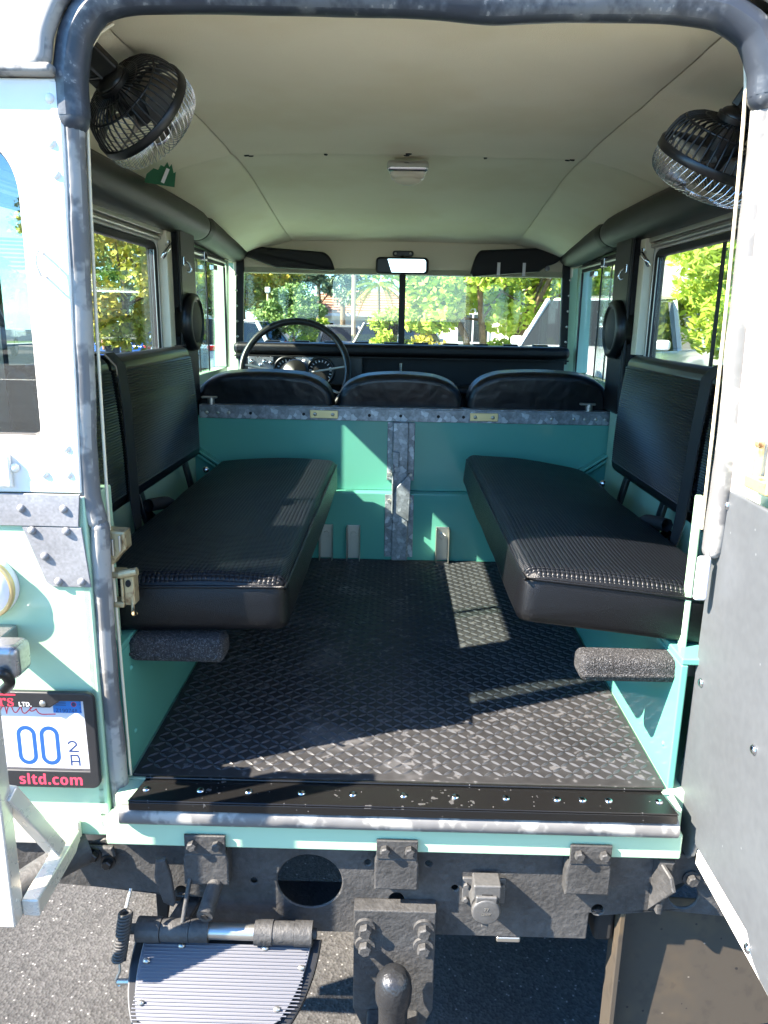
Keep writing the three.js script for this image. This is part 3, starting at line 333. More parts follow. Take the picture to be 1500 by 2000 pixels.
// door strikers on the left jamb
{ const s = M('latch_striker', ext(shp([[-0.474, 1.139], [-0.440, 1.137], [-0.439, 1.108], [-0.455, 1.092], [-0.462, 1.082], [-0.472, 1.08]]), 0.03, 0.004, 2).translate(0, 0, -0.03), L.zinc, car, 'aged alloy latch keeper'); M('recess_lip', mg(bx(-0.449, -0.445, 1.106, 1.132, 0.0, 0.007), bx(-0.461, -0.457, 1.098, 1.126, 0.0, 0.006)), L.steel, s);
  const b = M('door_catch', mg(bx(-0.476, -0.449, 1.008, 1.018, -0.03, -0.002), bx(-0.476, -0.449, 1.058, 1.069, -0.03, -0.002), bx(-0.476, -0.470, 1.018, 1.058, -0.03, -0.002), bx(-0.454, -0.449, 1.018, 1.058, -0.03, -0.002), tube([[-0.436, 1.068, -0.01], [-0.437, 1.04, -0.008], [-0.436, 1.012, -0.004], [-0.430, 1.004, 0.012], [-0.422, 1.01, 0.024]], 0.003, 16, 6), bx(-0.449, -0.432, 1.012, 1.066, -0.028, -0.004), rod(V(-0.452, 1.066, 0.0), V(-0.424, 1.072, 0.0), 0.007)), L.zinc, car, 'bent brass-coloured door catch'); M('hole', new THREE.CylinderGeometry(0.006, 0.006, 0.003, 12).rotateX(Math.PI / 2).scale(0.7, 1, 1).translate(-0.441, 1.05, -0.003), L.dark, b); }
// ---------- rear crossmember ----------
{ const holes = [{ x: -0.148, y: 0.524, r: 0.056, ry: 0.053 }, { x: -0.048, y: 0.565, r: 0.0055 }, { x: 0.056, y: 0.566, r: 0.006 }, { x: 0.103, y: 0.518, r: 0.0055 }, { x: -0.245, y: 0.522, r: 0.006 }, { x: -0.372, y: 0.497, r: 0.010 }, { x: 0.352, y: 0.482, r: 0.010 }, { x: 0.003, y: 0.492, r: 0.013 }];
  const c = M('rear_crossmember', mg(ext(shp([[-0.80, 0.592], [-0.52, 0.592], [-0.50, 0.599], [0.455, 0.599], [0.56, 0.59], [0.62, 0.56], [0.62, 0.47], [0.47, 0.483], [0.40, 0.476], [0.338, 0.474], [0.337, 0.420], [-0.335, 0.420], [-0.335, 0.484], [-0.40, 0.488], [-0.52, 0.50], [-0.80, 0.52]], [...holes, { x: 0.497, y: 0.515, r: 0.025 }]), 0.006, 0.002, 1, 28).translate(0, 0, 0.024), bx(-0.50, 0.46, 0.593, 0.5995, -0.09, 0.0235), bx(-0.335, 0.337, 0.42, 0.426, -0.09, 0.0235)), L.black, car, 'black hammered rear crossmember with holes');
  for (const [x, w0, w1] of [[-0.3185, 0.034, 0.038], [0.001, 0.034, 0.037], [0.321, 0.034, 0.037]]) { const b = M('body_mount_bracket', mg(ext(shp([[x - w0, 0.60], [x + w0, 0.60], [x + w0, 0.635], [x - w0, 0.635]]), 0.006, 0.001).translate(0, 0, 0.058), ext(shp([[x - w1, 0.538], [x + w1, 0.538], [x + w1, 0.588], [x + w0, 0.60], [x - w0, 0.60], [x - w1, 0.588]]), 0.028, 0.003, 2).translate(0, 0, 0.034)), L.black, c); for (const q of [-0.02, 0.021]) M('bolt', mv(hexHead(0.0085, 0.012), x + q, 0.620, 0.064), L.black, b); }
  M('stay_tube', mg(rod(V(-0.302, 0.545, 0.03), V(-0.310, 0.523, 0.115), 0.0135, 16)), L.black, c); M('tube_bore', rod(V(-0.3105, 0.5225, 0.1152), V(-0.3107, 0.522, 0.1165), 0.006, 12), L.dark, c);
  M('bumper_ear', ext(shp([[-0.40, 0.498], [-0.395, 0.505], [-0.40, 0.56], [-0.408, 0.594], [-0.424, 0.594], [-0.428, 0.56], [-0.416, 0.51]]), 0.012, 0.004, 3).rotateY(0.25).translate(0.01, 0, -0.02 - 0.02), L.black, c); 
  M('bumper_ear', mg(ext(shp([[0.03, 0.60], [0.075, 0.585], [0.085, 0.565], [0.03, 0.485]]), 0.008, 0.002).rotateY(-1.25).translate(0.435, 0, 0.0), ext(shp([[0.44, 0.598], [0.468, 0.596], [0.455, 0.49], [0.446, 0.492]]), 0.02, 0.004, 2).translate(0, 0, 0.03)), L.black, c);
  const arm = M('bent_tube_arm', mg(tube([[-0.525, 0.585, 0.035], [-0.56, 0.578, 0.06], [-0.60, 0.565, 0.095], [-0.64, 0.55, 0.13], [-0.72, 0.53, 0.15]], 0.026, 24, 14), ext(shp([[-0.535, 0.592], [-0.482, 0.592], [-0.478, 0.575], [-0.486, 0.558], [-0.502, 0.552], [-0.535, 0.565]]), 0.01, 0.003).translate(0, 0, 0.034)), L.black, c, 'bent black tube arm with bolted flange');
  for (const [x, y] of [[-0.513, 0.579], [-0.490, 0.565]]) M('bolt', mv(mg(hexHead(0.009, 0.012), new THREE.CylinderGeometry(0.013, 0.013, 0.003, 20).rotateX(Math.PI / 2)), x, y, 0.0455), L.blackSmooth, arm);
  const kb = M('keyhole_bolt', mv(mg(hexHead(0.010, 0.012), new THREE.CylinderGeometry(0.015, 0.015, 0.003, 20).rotateX(Math.PI / 2)), 0.505, 0.552, 0.032), L.black, c);
  M('chassis_rail', mg(bx(-0.41, -0.33, 0.40, 0.49, -2.4, -0.092), bx(0.33, 0.41, 0.40, 0.49, -2.4, -0.092), bx(-0.30, 0.30, 0.38, 0.62, -1.2, -0.35), bx(-0.67, 0.67, 0.62, 0.652, -1.3, -0.1)), L.chassis, car);
  M('spring_shackle', bx(0.355, 0.39, 0.40, 0.47, -0.04, 0.012, 0.008), L.chassis, car); M('spring_shackle', mg(bx(-0.375, -0.345, 0.37, 0.48, -0.05, -0.02), rod(V(-0.405, 0.45, -0.03), V(-0.335, 0.45, -0.03), 0.02), ext(shp([[-0.425, 0.49], [-0.345, 0.49], [-0.345, 0.47], [-0.40, 0.46], [-0.41, 0.40], [-0.425, 0.39]]), 0.01, 0.002).translate(0, 0, 0.0)), L.chassis, car);
  M('lower_tab', bx(0.18, 0.222, 0.408, 0.419, 0.0, 0.03), L.steel, c); }
{ // trailer socket
  const s = thing('trailer_socket', 'small grey flip-lid trailer socket bolted to the black crossmember', 'trailer socket', [0.152, 0.52, 0.031]); const sockM = mat({ map: T.alu, color: 0x8c8c8a, roughness: 0.5, metalness: 0.3 });
  M('base_plate', mg(rb(0.074, 0.05, 0.006, 0, 0.0, 0.003, 0.002), new THREE.CylinderGeometry(0.024, 0.026, 0.03, 28).rotateX(Math.PI / 2).translate(0, -0.004, 0.02)), sockM, s);
  M('hinge_block', mg(rb(0.046, 0.026, 0.034, 0.001, 0.026, 0.024, 0.003)), sockM, s); const cap = M('lid', mg(new THREE.LatheGeometry([[0, 0.008], [0.021, 0.008], [0.0245, 0.005], [0.0245, -0.004], [0, -0.004]].map(p => new THREE.Vector2(...p)), 32).rotateX(Math.PI / 2).translate(0, -0.008, 0.040), rb(0.036, 0.018, 0.010, 0, 0.012, 0.041, 0.003), rb(0.012, 0.014, 0.005, 0, -0.036, 0.04, 0.002)), sockM, s);
  M('slot', rb(0.018, 0.0022, 0.001, 0.001, 0.022, 0.0412, 0.0004), L.dark, s); for (const [x, y] of [[-0.031, 0.012], [-0.031, -0.016], [0.031, 0.012]]) M('screw', mv(hexHead(0.005, 0.006), x, y, 0.006), sockM, s);
  const font = await new FontLoader().loadAsync('fonts/droid/droid_sans_bold.typeface.json'); const tg = (t, h) => { const g = new TextGeometry(t, { font, size: h, depth: 0.0008, bevelEnabled: false }); g.computeBoundingBox(); return g.translate(-(g.boundingBox.max.x + g.boundingBox.min.x) / 2, 0, 0); };
  M('embossed_lettering', mg(tg('77', 0.0055).translate(0, -0.004, 0.0478), tg('LIMIT', 0.004).translate(0, -0.013, 0.0478)), L.steel, s); }
{ // tow hitch
  const h = thing('tow_hitch', 'black tow hitch drop plate with four bolts and domed ball', 'tow hitch', [0, 0.25, 0.031]);
  M('drop_plate', ext(shp([[-0.070, 0.245], [0.070, 0.245], [0.070, 0.04], [0.045, -0.02], [-0.045, -0.02], [-0.070, 0.04]]), 0.03, 0.002, 2), L.black, h);
  for (const [x, y] of [[-0.050, 0.212], [-0.050, 0.176], [0.050, 0.213], [0.050, 0.177]]) { const b = M('bolt', mv(hexHead(0.0115, 0.014), x, y, 0.034), L.black, h); M('washer', mv(new THREE.CylinderGeometry(0.017, 0.018, 0.005, 24).rotateX(Math.PI / 2), x, y, 0.0325), L.black, b); }
  M('ball_neck', new THREE.LatheGeometry([[0, 0.058], [0.012, 0.056], [0.022, 0.050], [0.029, 0.038], [0.031, 0.02], [0.030, 0.0], [0.025, -0.015], [0.024, -0.05], [0.03, -0.09], [0, -0.09]].map(p => new THREE.Vector2(...p)), 32).translate(0, 0.122, 0.085), mat({ color: 0x3a3b3d, roughness: 0.32, metalness: 0.6, bumpMap: T.hammer, bumpScale: 0.001 }), h);
  M('tongue', rb(0.09, 0.05, 0.08, 0, 0.015, 0.068, 0.005), L.black, h); }
{ // folding step
  const s = thing('folding_step', 'folding entry step with ribbed aluminium tread below the bumper', 'step', [-0.295, 0.36, 0.12]);
  const bk = M('hinge_tube', mg(...[[-0.135, -0.095, 0.020], [-0.094, -0.047, 0.0185], [-0.046, -0.015, 0.0185], [0.062, 0.092, 0.020], [0.0925, 0.128, 0.0185], [0.1285, 0.158, 0.020]].map(([a, b, r]) => rod(V(a, 0.112, -0.03), V(b, 0.112, -0.03), r, 20)), rod(V(-0.15, 0.112, -0.03), V(0.165, 0.112, -0.03), 0.0085)), L.black, s);
  M('pin', rod(V(-0.015, 0.112, -0.03), V(0.062, 0.112, -0.03), 0.013, 16), L.steel, s); M('mount_strut', bar(V(-0.075, 0.112, -0.04), V(-0.06, 0.10, -0.15), 0.035, 0.008), L.black, s); M('mount_strut', bar(V(0.11, 0.108, -0.04), V(0.11, 0.045, -0.15), 0.035, 0.008), L.black, s); M('link_rod', rod(V(-0.06, 0.12, -0.025), V(-0.052, 0.19, -0.06), 0.004), L.black, s);
  const sh = (k) => { const q = new THREE.Shape(); q.moveTo(-0.125 - k, 0.0 + k); q.lineTo(0.155 + k, 0.0 + k); q.quadraticCurveTo(0.15 + k, -0.08, 0.115 + k, -0.145 - k * 0.4); q.quadraticCurveTo(0.07, -0.185 - k, 0.015, -0.188 - k); q.quadraticCurveTo(-0.06, -0.19 - k, -0.11 - k * 0.6, -0.15 - k * 0.3); q.quadraticCurveTo(-0.13 - k, -0.09, -0.125 - k, 0.0 + k); return q; };
  const tilt = g => mv(g.scale(1, 0.74, 1), 0, 0.088, -0.028, -1.02);  // lies forward and down towards the camera
  const pl = M('step_plate', tilt(ext(sh(0.017), 0.012, 0.003, 2, 24).translate(0, 0, -0.015)), L.blackSmooth, s);
  const halfw = y => { const t = y / 0.188; return [-0.125 + (t > 0.72 ? (t - 0.72) * 0.28 / 0.28 * 0.15 * (t - 0.72) / 0.28 : 0), 0.155 - 0.01 * t - (t > 0.55 ? Math.pow((t - 0.55) / 0.45, 2) * 0.11 : 0)]; };
  M('tread', tilt(mg(ext(sh(0), 0.004, 0.001, 1, 24), [...Array(26)].map((_, i) => { const y = 0.006 + i * 0.0069, [a, b] = halfw(y); return bx(a + 0.004, b - 0.004, -y - 0.0014, -y + 0.0014, 0.0038, 0.0062, 0.001); }))), mat({ color: 0x65676e, roughness: 0.45, metalness: 0.5 }), s, 'ribbed aluminium tread');
  for (const [x, y] of [[-0.113, 0.04], [-0.108, 0.12], [0.143, 0.045], [0.11, 0.125], [-0.06, 0.008], [0.08, 0.008]]) M('rivet', tilt(mv(dome(0.006, 0.004), x, -y, 0.0065)), L.steel, pl);
  const sp = []; for (let i = 0; i <= 180; i++) { const t = i / 180, a = t * Math.PI * 2 * 15; sp.push(V(-0.141 - 0.018 * t + Math.cos(a) * 0.0095, 0.172 - t * 0.095, 0.0 + Math.sin(a) * 0.0095)); }
  M('return_spring', tube(sp, 0.0028, 420, 6), L.black, s, 'black coil return spring'); M('spring_hook', mg(tube([[-0.159, 0.078, 0], [-0.157, 0.06, 0.005], [-0.163, 0.045, 0.008], [-0.158, 0.036, 0.01], [-0.150, 0.042, 0.01]], 0.0025, 16, 6), rod(V(-0.16, 0.042, 0.008), V(-0.13, 0.045, 0.01), 0.005)), L.steel, s); M('spring_eye', rod(V(-0.14, 0.18, 0), V(-0.138, 0.2, -0.02), 0.003), L.steel, s); }
// mud shield at right
M('mud_shield', mg(ext(shp([[0.402, 0.475], [0.62, 0.468], [0.78, 0.45], [0.78, 0.235], [0.69, 0.215], [0.58, 0.19], [0.40, 0.165]]), 0.004, 0.001).rotateX(-0.06).translate(0, 0, 0.008), bx(0.392, 0.402, 0.16, 0.475, -0.02, 0.03, 0.002)), L.mud, car, 'dusty brown metal mud shield');
// carrier frame at the left
{ const f = thing('carrier_frame', 'pale welded box-tube carrier frame left of the rear door', 'carrier frame', [-0.56, 0.58, 0.11]);
  const o = V(-0.56, 0.58, 0.11), q = (x, y, z) => V(x, y, z).sub(o);
  M('mounting_plate', mv(rb(0.14, 0.046, 0.010), -0.605 - o.x, 0.618 - o.y, 0.038 - o.z), L.ladder, f);
  M('outrigger', bar(q(-0.547, 0.612, 0.044), q(-0.547, 0.606, 0.20), 0.026, 0.030), L.ladder, f); M('upright', bar(q(-0.574, 0.590, 0.207), q(-0.574, 1.20, 0.207), 0.030, 0.027, 0.003), L.ladder, f); M('upright', bar(q(-0.72, 0.590, 0.207), q(-0.72, 1.20, 0.207), 0.030, 0.027, 0.003), L.ladder, f);
  M('diagonal_brace', bar(q(-0.566, 0.80, 0.195), q(-0.548, 0.632, 0.10), 0.024, 0.024), L.ladder, f); M('bottom_rail', bar(q(-0.589, 0.603, 0.2075), q(-0.705, 0.603, 0.2075), 0.024, 0.024), L.ladder, f); M('top_rail', bar(q(-0.589, 1.19, 0.207), q(-0.705, 1.19, 0.207), 0.024, 0.024), L.ladder, f); }
// licence plate
{ const p = thing('licence_plate', 'white licence plate with blue numerals in a black frame on the mint panel', 'licence plate', [-0.646, 0.708, 0.036]);
  const cv = document.createElement('canvas'); cv.width = 1240; cv.height = 680; const c = cv.getContext('2d'), px = x => 1240 - (203 - x) * 3.17, py = y => (y - 1343) * 3.72;
  c.fillStyle = '#c9cbd3'; c.fillRect(0, 0, 1240, 680);
  c.strokeStyle = '#cf2740'; c.lineWidth = 7; c.lineJoin = c.lineCap = 'round'; c.beginPath(); // script "nia" tail
  c.moveTo(px(2), py(1388)); c.quadraticCurveTo(px(8), py(1372), px(14), py(1378)); c.lineTo(px(16), py(1390)); c.quadraticCurveTo(px(20), py(1370), px(28), py(1378)); c.quadraticCurveTo(px(31), py(1392), px(38), py(1386)); c.lineTo(px(48), py(1374)); c.quadraticCurveTo(px(46), py(1392), px(56), py(1388)); c.quadraticCurveTo(px(66), py(1380), px(74), py(1374)); c.bezierCurveTo(px(60), py(1376), px(62), py(1392), px(78), py(1380)); c.quadraticCurveTo(px(80), py(1390), px(92), py(1390)); c.lineTo(px(116), py(1389)); c.stroke();
  c.fillStyle = '#1a6fb8'; c.fillRect(px(113), py(1360), 185, 98); c.fillStyle = '#0d3560'; c.font = 'bold 34px monospace'; c.fillText('Z190748', px(118), py(1385)); c.font = '12px sans-serif'; for (let k = 0; k < 3; k++) c.fillRect(px(118), py(1363 + k * 4), 70, 5); c.beginPath(); c.arc(px(156), py(1370), 14, 0, 7); c.stroke(); c.fill(); c.font = 'bold 17px monospace'; ['8', '0', '2', '4'].forEach((t, i) => c.fillText(t, px(167), py(1365 + i * 6.4)));
  c.strokeStyle = '#23508c'; c.lineWidth = 28; const zero = x0 => { const a = px(x0) + 14, b = px(x0 + 41) - 14, t = py(1413) + 12, d = py(1487) - 12, r = (b - a) / 2; c.beginPath(); c.moveTo(a, t + r); c.arc(a + r, t + r, r, Math.PI, 0); c.lineTo(b, d - r); c.arc(a + r, d - r, r, 0, Math.PI); c.closePath(); c.stroke(); }; zero(31); zero(79);
  c.strokeStyle = '#1c3462'; c.lineWidth = 12; c.beginPath(); c.moveTo(px(138), py(1445)); c.quadraticCurveTo(px(140), py(1441), px(147), py(1441)); c.quadraticCurveTo(px(155), py(1442), px(154), py(1448)); c.lineTo(px(139), py(1460)); c.lineTo(px(157), py(1460)); c.moveTo(px(141), py(1487)); c.lineTo(px(141), py(1468)); c.lineTo(px(155), py(1468)); c.lineTo(px(158), py(1474)); c.lineTo(px(158), py(1487)); c.moveTo(px(141), py(1480)); c.lineTo(px(158), py(1480)); c.stroke();
  const pt = new THREE.CanvasTexture(cv); pt.colorSpace = THREE.SRGBColorSpace;
  const cf = document.createElement('canvas'); cf.width = 1240; cf.height = 680; const k = cf.getContext('2d'); k.fillStyle = '#232427'; k.fillRect(0, 0, 1240, 680);
  k.fillStyle = '#e2384d'; k.font = 'bold 104px serif'; k.fillText('rs', px(8), py(1370)); k.fillRect(px(-40), py(1347), (45 + 40) * 3.17, 10); k.fillStyle = '#e8e8e8'; k.font = 'bold 42px sans-serif'; k.fillText('LTD.', px(49), py(1370)); k.fillStyle = '#e4405a'; k.font = 'bold 104px sans-serif'; k.fillText('sltd.com', px(33), py(1519), 434);
  const ft = new THREE.CanvasTexture(cf); ft.colorSpace = THREE.SRGBColorSpace;
  const W = 0.31, H = 0.173, uvFit = g => { const h = flat(g), a = h.attributes.position, u = h.attributes.uv; for (let i = 0; i < a.count; i++) u.setXY(i, a.getX(i) / W + 0.5, a.getY(i) / H); return h; };
  M('plate', uvFit(ext(rrect(-0.145, 0.02, 0.145, 0.165, 0.008), 0.002, 0)), mat({ map: pt, roughness: 0.35 }, 'no'), p);
  const fs = rrect(-W / 2, 0, W / 2, H, 0.016), cut = new THREE.Path(); [[-0.140, 0.032], [0.139, 0.032], [0.137, 0.158], [0.101, 0.158], [0.083, 0.1455], [0.07, 0.1455], [-0.140, 0.1455]].forEach((q, i) => i ? cut.lineTo(...q) : cut.moveTo(...q)); cut.closePath(); fs.holes.push(cut);
  M('plate_frame', uvFit(ext(fs, 0.010, 0.0025, 3).translate(0, 0, 0.0025)), mat({ map: ft, roughness: 0.4 }, 'no'), p, 'black plate frame with red lettering'); M('screw', mv(dome(0.0055, 0.003), 0.0725, 0.1535, 0.0125), L.steel, p); }
// ---------- floor mat with raised lozenges ----------
{ const m = thing('floor_mat', 'black rubber tread-plate mat covering the load floor', 'mat', [0, 0.695, -0.62]);
  M('mat_sheet', bx(-0.458, 0.458, 0.0005, 0.006, -0.636, 0.612, 0.002), L.mat, m);
  const lz = (() => { const n = 6, l = 0.0108, w = 0.0034, h = 0.0020, P = [], I = []; const top = [], bot = []; for (let i = 0; i <= n; i++) { const t = -1 + 2 * i / n, ww = w * (1 - t * t); P.push(t * l, 0, ww, t * l, h * (1 - t * t) + 0.0004, 0, t * l, 0, -ww); } for (let i = 0; i < n; i++) { const a = i * 3; for (const k of [0, 1]) I.push(a + k, a + k + 3, a + k + 4, a + k, a + k + 4, a + k + 1); } const g = new THREE.BufferGeometry(); g.setAttribute('position', new THREE.Float32BufferAttribute(P, 3)); g.setIndex(I); const q = g.toNonIndexed(); q.computeVertexNormals(); return q; })();
  const list = [], p = 0.0176; for (let i = -26; i <= 26; i++) for (let j = -35; j <= 35; j++) { const x = i * p + 0.0, z = j * p; if (Math.abs(x) > 0.447 || Math.abs(z) > 0.60) continue; list.push(lz.clone().rotateY((i + j) % 2 ? 0.7 : -0.7).rotateY(0).translate(x, 0.006, z - 0.012)); }
  const lm = M('tread_lozenges', mergeGeometries(list.map(g => { g.setAttribute('uv', new THREE.BufferAttribute(new Float32Array(g.attributes.position.count * 2), 2)); return g; })), L.matTread, m); lm.userData.kind = 'stuff'; }
// ---------- bench seats ----------
function bench(s) {
  const b = thing('bench_seat', s < 0 ? 'black side bench in the left of the load bay, sunlit along its inner edge' : 'black side bench in the right of the load bay with striped sunlight on its front', 'bench seat', [s * 0.42, 0.93, -0.62], 0, 'facing bench seats');
  const ox = s * 0.42, oy = 0.93, oz = -0.62;
  // cushion as a loft along z with puffed section; inner side is -s
  const rings = [], N = 40, x0 = 0.192, x1 = 0.565, th = 0.100; const r0 = 0.026;
  const sec = (k, z) => { const pts = [], add = (x, y) => pts.push(V(s * (x + 0.005 * (fbm(z * 0.9 + 2, y * 3 + 1, 7, 3, 401 + s) - 0.5)), y + 0.009 * (fbm(z * 0.8 + 2, x * 1.5, 6, 3, 405 + s) - 0.5), z)); const a = x0 + (1 - k) * 0.03, c = x1 - (1 - k) * 0.03, y0 = 0.006 + (1 - k) * 0.02, y1 = th + 0.006 - (1 - k) * 0.02, R = r0;
    for (let i = 0; i <= 6; i++) { const t = Math.PI + i / 6 * Math.PI / 2; add(a + R * 0.7 + Math.cos(t) * R * 0.7, y0 + R * 0.7 + Math.sin(t) * R * 0.7); } for (let i = 0; i <= 6; i++) { const t = -Math.PI / 2 + i / 6 * Math.PI / 2; add(c - R + Math.cos(t) * R, y0 + R + Math.sin(t) * R); }
    for (let i = 0; i <= 6; i++) { const t = i / 6 * Math.PI / 2; add(c - R + Math.cos(t) * R, y1 - R + Math.sin(t) * R); } for (let i = 1; i < 8; i++) { const u = i / 8, x = c - R + (a + R - c + R) * u; add(x, y1 + 0.007 * Math.sin(u * Math.PI) * k); } for (let i = 0; i <= 6; i++) { const t = Math.PI / 2 + i / 6 * Math.PI / 2; add(a + R + Math.cos(t) * R, y1 - R + Math.sin(t) * R); } return pts; };
  const za = -1.205, zb = -0.062; const stations = [[0, 0], [0.004, 0.5], [0.012, 0.8], [0.025, 1]]; const zs = []; stations.forEach(([d, k]) => zs.push([za + d, k])); for (let i = 1; i < N; i++) zs.push([za + 0.025 + (zb - za - 0.05) * i / N, 1]); [...stations].reverse().forEach(([d, k]) => zs.push([zb - d, k]));
  const tiltA = s > 0 ? -0.115 : -0.03 * s; // inner edge raised
  for (const [z, k] of zs) { let r = sec(k, z); if (s < 0) r.reverse(); rings.push(r); }
  const fin = g => { g.translate(-s * 0.5, 0, 0); g.rotateZ(tiltA); g.translate(s * 0.5, 0, 0); return g; };
  const whole = fin(loft(rings, true, 0.9)); // split top (weave) from sides (smooth vinyl)
  const fl = flat(whole), p = fl.attributes.position, nn = fl.attributes.normal, tA = [], sA = []; for (let i = 0; i < p.count; i += 3) { const cx = s * (p.getX(i) + p.getX(i + 1) + p.getX(i + 2)) / 3, cz = (p.getZ(i) + p.getZ(i + 1) + p.getZ(i + 2)) / 3, ny = (nn.getY(i) + nn.getY(i + 1) + nn.getY(i + 2)) / 3; (ny > 0.55 ? tA : sA).push(i); }
  const pick = l => { const g = new THREE.BufferGeometry(); for (const k of ['position', 'normal', 'uv']) { const a = fl.attributes[k], n = a.itemSize, o = new Float32Array(l.length * 3 * n); l.forEach((i, q) => { for (let v = 0; v < 3 * n; v++) o[q * 3 * n + v] = a.array[i * n + v]; }); g.setAttribute(k, new THREE.BufferAttribute(o, n)); } return g; };
  const loc = g => g.translate(-ox, 0, -oz);
  const cu = M('cushion', loc(pick(sA)), L.vinyl, b); M('cushion_top', loc(pick(tA)), L.weave, cu, 'basket-weave vinyl seat top');
  const pz = []; M('piping', loc(fin(mg(tube([[s * 0.193, 0.088, -1.18], [s * 0.1925, 0.09, -0.6], [s * 0.1935, 0.088, -0.09], [s * 0.20, 0.088, -0.066], [s * 0.23, 0.09, -0.061], [s * 0.40, 0.092, -0.0605], [s * 0.55, 0.09, -0.062]], 0.0028, 80, 6)))), L.vinyl, cu);
  // backrest: ribbed section extruded along z
  const rib = (z0, z1) => { const pts = [], y0 = 1.062, y1 = 1.385, n = 46; pts.push([0.655, y0 + 0.02], [0.66, y1 - 0.02], [0.65, y1 - 0.004], [0.635, y1]); const lean = y => 0.592 + (y - y0) * 0.06; const arc = 8; for (let i = 0; i <= arc; i++) { const t = Math.PI / 2 + i / arc * Math.PI / 2; pts.push([lean(y1) + 0.028 + Math.cos(t) * 0.028, y1 - 0.028 + Math.sin(t) * 0.028]); }
    for (let i = 0; i < n * 4; i++) { const y = y1 - 0.030 - (y1 - 0.03 - y0 - 0.03) * i / (n * 4); pts.push([lean(y) - 0.0022 * Math.abs(Math.sin(i / 4 * Math.PI)) + 0.001 - 0.006 * Math.sin((y - y0) / (y1 - y0) * Math.PI), y]); } for (let i = 0; i <= arc; i++) { const t = Math.PI + i / arc * Math.PI / 2; pts.push([lean(y0) + 0.028 + Math.cos(t) * 0.028, y0 + 0.028 + Math.sin(t) * 0.028]); }
    let g = ext(shp(pts.map(([x, y]) => [s * x, y])), Math.abs(z1 - z0), 0.012, 3, 4); g.translate(0, 0, Math.min(z0, z1)); g.computeVertexNormals(); return flat(toCreasedNormals(g, 0.5)).translate(-ox, -oy, -oz); };
  const spl = s < 0 ? -0.455 : -0.37; const zf = s < 0 ? -1.085 : -0.985;
  M('backrest', rib(zf, spl - 0.002), L.vinylRib, b, 'ribbed black backrest nearest the cab'); M('backrest', rib(spl + 0.002, -0.10), L.vinylRib, b, 'ribbed black backrest nearest the door');
  // frame, belts
  M('back_frame', mg(bar(V(s * 0.60, 0.945, zf + 0.06), V(s * 0.655, 1.20, zf + 0.07), 0.03, 0.012), bar(V(s * 0.60, 0.945, -0.62), V(s * 0.655, 1.20, -0.62), 0.03, 0.012), bar(V(s * 0.60, 0.945, -0.2), V(s * 0.655, 1.20, -0.2), 0.03, 0.012), rod(V(s * 0.60, 0.975, zf + 0.03), V(s * 0.60, 0.975, -0.15), 0.008)).translate(-ox, -oy, -oz), L.blackSmooth, b);
  M('frame_bolt', mg(...[[0.585, zf + 0.16], [0.585, -0.45], [0.585, -0.25]].map(([x, z]) => mv(mg(hexHead(0.012, 0.012), new THREE.CylinderGeometry(0.02, 0.02, 0.003, 18).rotateX(Math.PI / 2)), s * x, 0.945, z, -Math.PI / 2))).translate(-ox, -oy, -oz), L.steel, b);
  const bw = 0.052, zc = spl, pth = [[0.665, 1.30], [0.660, 1.372], [0.645, 1.392], [0.615, 1.390], [0.592, 1.365], [0.584, 1.28], [0.580, 1.18], [0.576, 1.08], [0.572, 1.02], [0.585, 0.965]]; const bp = []; pth.forEach(([x, y], i) => bp.push([V(s * x, y, zc - bw / 2 + (i > 5 ? -0.006 * (i - 5) * s : 0)), V(s * x, y, zc + bw / 2 - (i > 7 ? 0.012 : 0) + (i > 5 ? -0.006 * (i - 5) * s : 0))]));
  const ring2 = bp.map(([a, c], i) => { const q = V(s * -0.0025, 0.002, 0); return [a, c, c.clone().add(q), a.clone().add(q)]; }); M('lap_belt', loft(s > 0 ? ring2 : ring2.map(r => [...r].reverse())).translate(-ox, -oy, -oz), L.belt, b, 'black webbing belt over the backrest');
  M('belt_loop', tube([[s * 0.57, 1.0, zc], [s * 0.55, 0.97, zc + 0.06], [s * 0.57, 0.955, zc + 0.14], [s * 0.60, 0.96, zc + 0.2]], 0.014, 20, 8).translate(-ox, -oy, -oz), L.belt, b); M('belt_loop', tube([[s * 0.60, 1.03, zc - 0.15], [s * 0.575, 1.02, zc - 0.22], [s * 0.58, 0.98, zc - 0.28], [s * 0.605, 0.96, zc - 0.24], [s * 0.61, 1.0, zc - 0.17]], 0.016, 24, 8).translate(-ox, -oy, -oz), L.belt, b); M('buckle_stud', mv(new THREE.SphereGeometry(0.010, 12, 8), s * 0.572 - ox, 1.03 - oy, zc + 0.02), L.chrome, b);
  // carpet wrapped bar below
  const cz = s < 0 ? -0.075 : -0.065, cy = s < 0 ? 0.913 : 0.9; M('carpet_roll', mg(rb(s < 0 ? 0.165 : 0.175, 0.044, 0.06, s * (s < 0 ? 0.384 : 0.392) - ox, cy - oy, cz - oz, 0.014, 4), bar(V(s * 0.31 - ox, cy - 0.008 - oy, cz + 0.0295 - oz), V(s * 0.475 - ox, cy - 0.006 - oy, cz + 0.0295 - oz), 0.004, 0.006)), L.carpet, b, 'carpet-wrapped support bar');
  M('support_strut', bar(V(s * 0.42 - ox, cy + 0.004 - oy, cz - oz), V(s * 0.52 - ox, cy + 0.004 - oy, cz - oz), 0.04, 0.03), L.steel, b); M('underframe', bx(s * 0.25 - ox, s * 0.55 - ox, 0.0, 0.01, -0.5, 0.45), L.blackSmooth, b);
}
bench(-1); bench(1);
